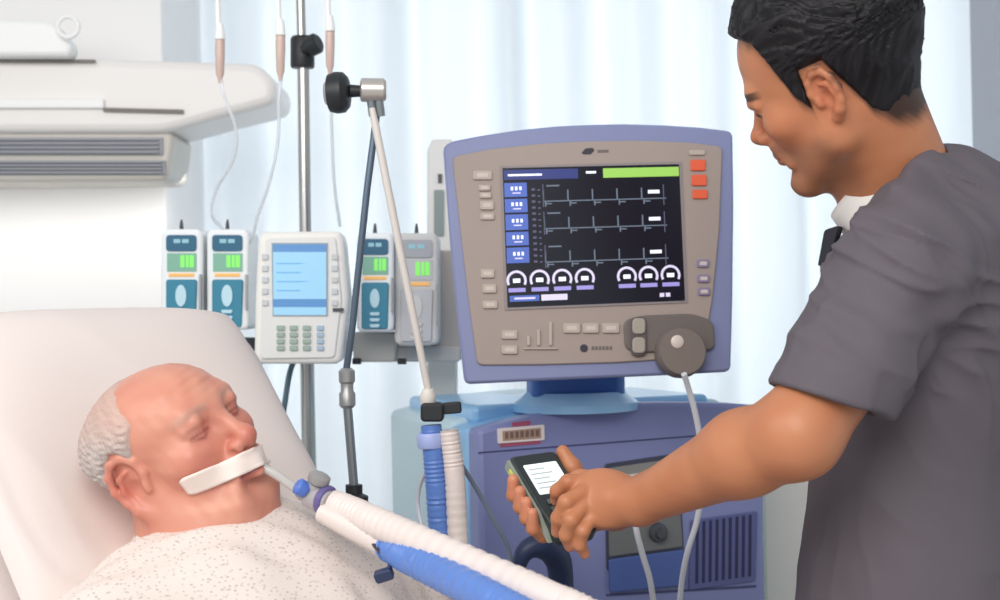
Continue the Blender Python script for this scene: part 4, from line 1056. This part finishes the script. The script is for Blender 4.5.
# hair: short at the sides, swept up at the front
Sh = SDF(); E, C = skull(Sh, H2, chin=.03)
Sh.cone(H2.w(0, -.024, -.03), Cn+FB*.002-ZB*.02, .048, .056, .03); Sh.cone(H2.w(0, -.05, -.035), Cn-FB*.026-ZB*.01, .025, .040, .03)
C((.025, .0, .110), (.03, .034, .106), .022, .014, .02); C((-.02, .0, .110), (-.01, .038, .106), .022, .015, .02); C((.05, .0, .098), (.046, .024, .098), .018, .012, .02)
C((.0, -.01, .115), (.0, .028, .110), .022, .020, .03)
def th2(l):
    t = .004+.011*sstep(.02, .085, l[:, 2])*(1-.35*sstep(.04, .08, l[:, 1]))+.008*sstep(-.03, -.09, l[:, 1])*sstep(-.055, .01, l[:, 2]); return t
def flow(l):
    a = np.arctan2(l[:, 0], l[:, 2]-.01)*.085; top = sstep(.03, .08, l[:, 2])[:, None]
    t_ = np.stack([a, l[:, 1]*.16+.02*np.sin(l[:, 0]*60), a*.3], 1); s__ = np.stack([l[:, 1]*.8+.35*l[:, 2], l[:, 2]*.12, l[:, 0]*.1], 1)
    return t_*top+s__*(1-top)
def st2(l):
    f = flow(l); r = (1-np.minimum(np.abs(wob(f, 260, 2))*1.2, 1))**2; r2 = (1-np.minimum(np.abs(wob(f, 560, 1))*1.2, 1))**2
    return .24*r+.10*r2-.10
hair_field(H2, Sh, th2, lambda l: g2(l), st2, 1)
def hc2(V):
    l = H2.l(V); c = np.tile(np.array(lin((17, 15, 18))), (len(V), 1)); k = (1-np.minimum(np.abs(wob(flow(l), 260, 2))*1.2, 1))**2
    return mixc(c, (42, 40, 46), .6*k)  # bluish highlights painted into the colour along the strand ridges
sdf_obj('hair', Sh, .0020, attr_mat('black_hair', .5, bump=.2, bscale=700, spec=.3), nur, hc2, slack=1.9, pad=.045)
# scrub top
scrub = mat('scrub_cotton', (97, 91, 98), .8, bump=.12, bscale=700, vary=.04, vscale=14)
Ss = SDF()
hem = P(832, 402, 1.61); hn = cv(.30, .95, -.05)
Ss.cone(SL, P(806, 448, 1.60), .068, .068, .02); Ss.plane(hem, hn, .006)
Ss.cone(P(829, 404, 1.616), P(806, 448, 1.60), .050, .062, .004, 's')
hemR = P(842, 400, 1.99)
torso2(Ss, .015, .45)
Ss.cone(SR, P(850, 400, 1.99), .070, .062, .03)
Ss.cone(Cn-FB*.02-ZB*.06, Cn-FB*.042-ZB*.008, .064, .046, .04); Ss.cone(Cn+LB*.03-ZB*.05, Cn+LB*.05-FB*.02-ZB*.02, .07, .05, .05)
Ss.ell(P(918, 640, 1.835), (.180, .142, .20), AB, .05)
TF = nrm(FB*.78-ZB*.62); ZC = np.cross(LB, TF); ZC = ZC*np.sign(ZC[2])
Ss.plane(Cn-ZC*.012, -nrm(ZC+.18*TF+.08*LB), .010)
Ss.cone(Cn-ZC*.07+FB*.01, Cn+ZC*.06, .074, .080, .006, 's')
arm_d = nrm(hem-SL)
def spost(q, d):
    r = q-SL; al = r@arm_d; x = (q-CAM)@CR; z = (q-CAM)@CU; yy = q[:, 1]
    f1_ = x*.55+z*.83; f2_ = -x*.83+z*.55           # across / along the slanting folds
    w1 = np.stack([f1_, f2_*.16, yy*.3], 1); n1 = wob(w1, 52, 1); n2 = wob(np.stack([x, z*.3, yy], 1), 38, 2); n3 = wob(q, 24, 3)
    up = sstep(1.25, 1.38, q[:, 2]); near = np.exp(-((r**2).sum(1))/.16**2)
    r1 = (1-np.minimum(np.abs(n1)*1.3, 1))**2; r2 = (1-np.minimum(np.abs(n2)*1.3, 1))**2
    dd = d-.0065*r1*(.35+.8*near)*up-.0075*r2*(1-.75*up)+.004*n3+.003*np.exp(-((al-.015)/.0035)**2)*sstep(-.03, .02, (q-SL)@LB+.03)
    # crease where the sleeve meets the side
    hm = sstep(.0, .07, (q-hem)@hn)
    return d+(dd-d)*(.25+.75*hm)
Ss.post = spost
sdf_obj('scrub_top', Ss, .0032, scrub, nur, slack=1.5)
# white undershirt at the neck
m = MB(); ts = np.linspace(0, 2*PI, 49)
lo = []
def nk(t, r, h): return Cn+LB*math.cos(t)*r+TF*math.sin(t)*r*1.08+ZC*h
m.grid(lambda u, v: nk(u*2*PI, .0755-.004*v, -.034+(-.008+min(.056, .040*(1+math.sin(u*2*PI))))*v), 60, 6, mat('undershirt_white', (236, 232, 228), .85))
o = m.build('undershirt', nur, smooth=180); so = o.modifiers.new('solid', 'SOLIDIFY'); so.thickness = .004
NF = frame(Cn+LB*.045, FB, ZB)
m = MB(); m.prism(roundpoly([(.052, -.050), (.070, -.055), (.079, -.098), (.066, -.094)], .004), NF, -.012, .012, mat('neck_shade_dark', (38, 40, 50), .8)); m.build('neck_opening_shade', nur, bevel=.003)  # dark piece standing in for shade inside the V-neck opening
# trousers and shoes below the picture
St = SDF()
for s_ in (-1, 1):
    hp_ = P(933, 640, 1.835)+LB*s_*.09; hp_[2] = .98; kn_ = hp_.copy(); kn_[2] = .50; an_ = hp_-FB*.02; an_[2] = .09
    St.chain([hp_, kn_, an_], [.10, .075, .065], .04)
sdf_obj('trousers', St, .008, scrub, nur, slack=1.5)
for s_ in (-1, 1):
    a = P(933, 640, 1.835)+LB*s_*.09; a[2] = .045; Sx = SDF(); Sx.cone(a-FB*.06, a+FB*.12, .045, .038, .02); Sx.cone(a-FB*.03, a-FB*.03+ZB*.05, .045, .045, .02); Sx.plane((0, 0, .003), (0, 0, 1), .003)
    sdf_obj('shoe', Sx, .005, mat('shoe_white', (225, 225, 225), .5), nur, slack=1.5)

# handheld device
dgr = mat('handheld_dark', (52, 60, 60), .4); dgr2 = mat('handheld_face', (40, 46, 48), .35)
dev = thing('handheld_device', 'dark green handheld device with lit white screen held in both hands', 'handheld device', DF[0])
DF = (DF[0], DF[1], DF[2], DF[3])
m = MB(); m.prism(roundpoly([(-.028, -.070), (.028, -.070), (.033, -.027), (.034, .068), (-.034, .068), (-.033, -.027)], .009, 5), DF, -.022, 0, dgr); m.build('body', dev, bevel=.004, segs=3)
m = MB(); m.prism(roundpoly([(-.025, -.067), (.025, -.067), (.0295, -.026), (.0305, .064), (-.0305, .064), (-.0295, -.026)], .007, 5), DF, 0, .0015, dgr2); m.build('face_panel', dev, bevel=.0006)
m = MB(); m.rrect(DF, -.024, .024, -.004, .047, .002, .0015, .0022, mat('handheld_screen', (226, 234, 232), .25, emit=.55))
for k in range(5): m.box(DF, -.020, .002+.016*random.random(), .005+k*.008, .0072+k*.008, .0022, .0024, mat('handheld_text', (170, 182, 186), .3, emit=.3))
m.build('screen', dev, smooth=0)
for i in range(3):
    for j in range(4):
        m = MB(); m.rrect(DF, -.020+i*.0145, -.009+i*.0145, -.060+j*.0128, -.052+j*.0128, .002, .0015, .0035, mat('handheld_key', (92, 100, 98), .5)); m.build('key', dev, bevel=.0006)
SFr = frame(dv(-.034, 0, -.009), DF[2], DF[3])
m = MB(); m.prism(roundpoly([(-.066, -.009), (.065, -.009), (.065, .006), (-.026, .006)], .003), (SFr[0], SFr[1], SFr[2], -DF[1]), -.004, .0025, mat('handheld_rail', (150, 160, 148), .35)); m.build('side_rail', dev, bevel=.001)
for k, cl_ in ((.046, (206, 214, 110)), (.032, (206, 214, 110)), (.018, (120, 140, 120))):
    m = MB(); m.prism(roundpoly([(k-.006, -.004), (k+.006, -.004), (k+.006, .003), (k-.006, .003)], .002), (SFr[0], SFr[1], SFr[2], -DF[1]), .0025, .005, mat('side_button_%d' % cl_[0], cl_, .4, emit=0)); m.build('side_button', dev, bevel=.0006)

# ================================================================== light
w = bpy.data.worlds.new('daylight'); sc.world = w; w.use_nodes = True
bg = w.node_tree.nodes['Background']; bg.inputs[0].default_value = lin((235, 241, 247))+(1,); bg.inputs[1].default_value = .62
def area(name, loc, target, size, power, col, sy=None):
    d = bpy.data.lights.new(name, 'AREA'); d.energy = power; d.color = col; d.size = size
    if sy: d.shape = 'RECTANGLE'; d.size_y = sy
    o = bpy.data.objects.new(name, d); COL.objects.link(o); o.location = loc
    o.rotation_euler = (Vector(target)-Vector(loc)).to_track_quat('-Z', 'Y').to_euler(); return o
area('added_front_key', (-.3, -.4, 2.6), (.0, 1.8, 1.1), 1.4, 40, (1, .93, .87))  # added key light from high in front, without any ceiling fixture
area('window_daylight', (.55, 4.7, 1.6), (.5, 3.0, 1.3), 3.2, 68, (.93, .97, 1), 2.1)
area('added_left_fill', (-1.5, .7, 2.3), (-.8, 3.2, 1.4), 1.0, 12, (1, .96, .93))  # added fill that brightens the headwall and bed head; no fixture there
area('bed_head_lamp', P(50, 186, 3.32), P(60, 330, 3.5), 1.0, 1.3, (1, .97, .93), .12)
sc.view_settings.view_transform = 'Standard'; sc.view_settings.look = 'None'; sc.view_settings.gamma = 1; sc.view_settings.use_curve_mapping = False
sc.view_settings.exposure = .08
sc.cycles.use_denoising = True
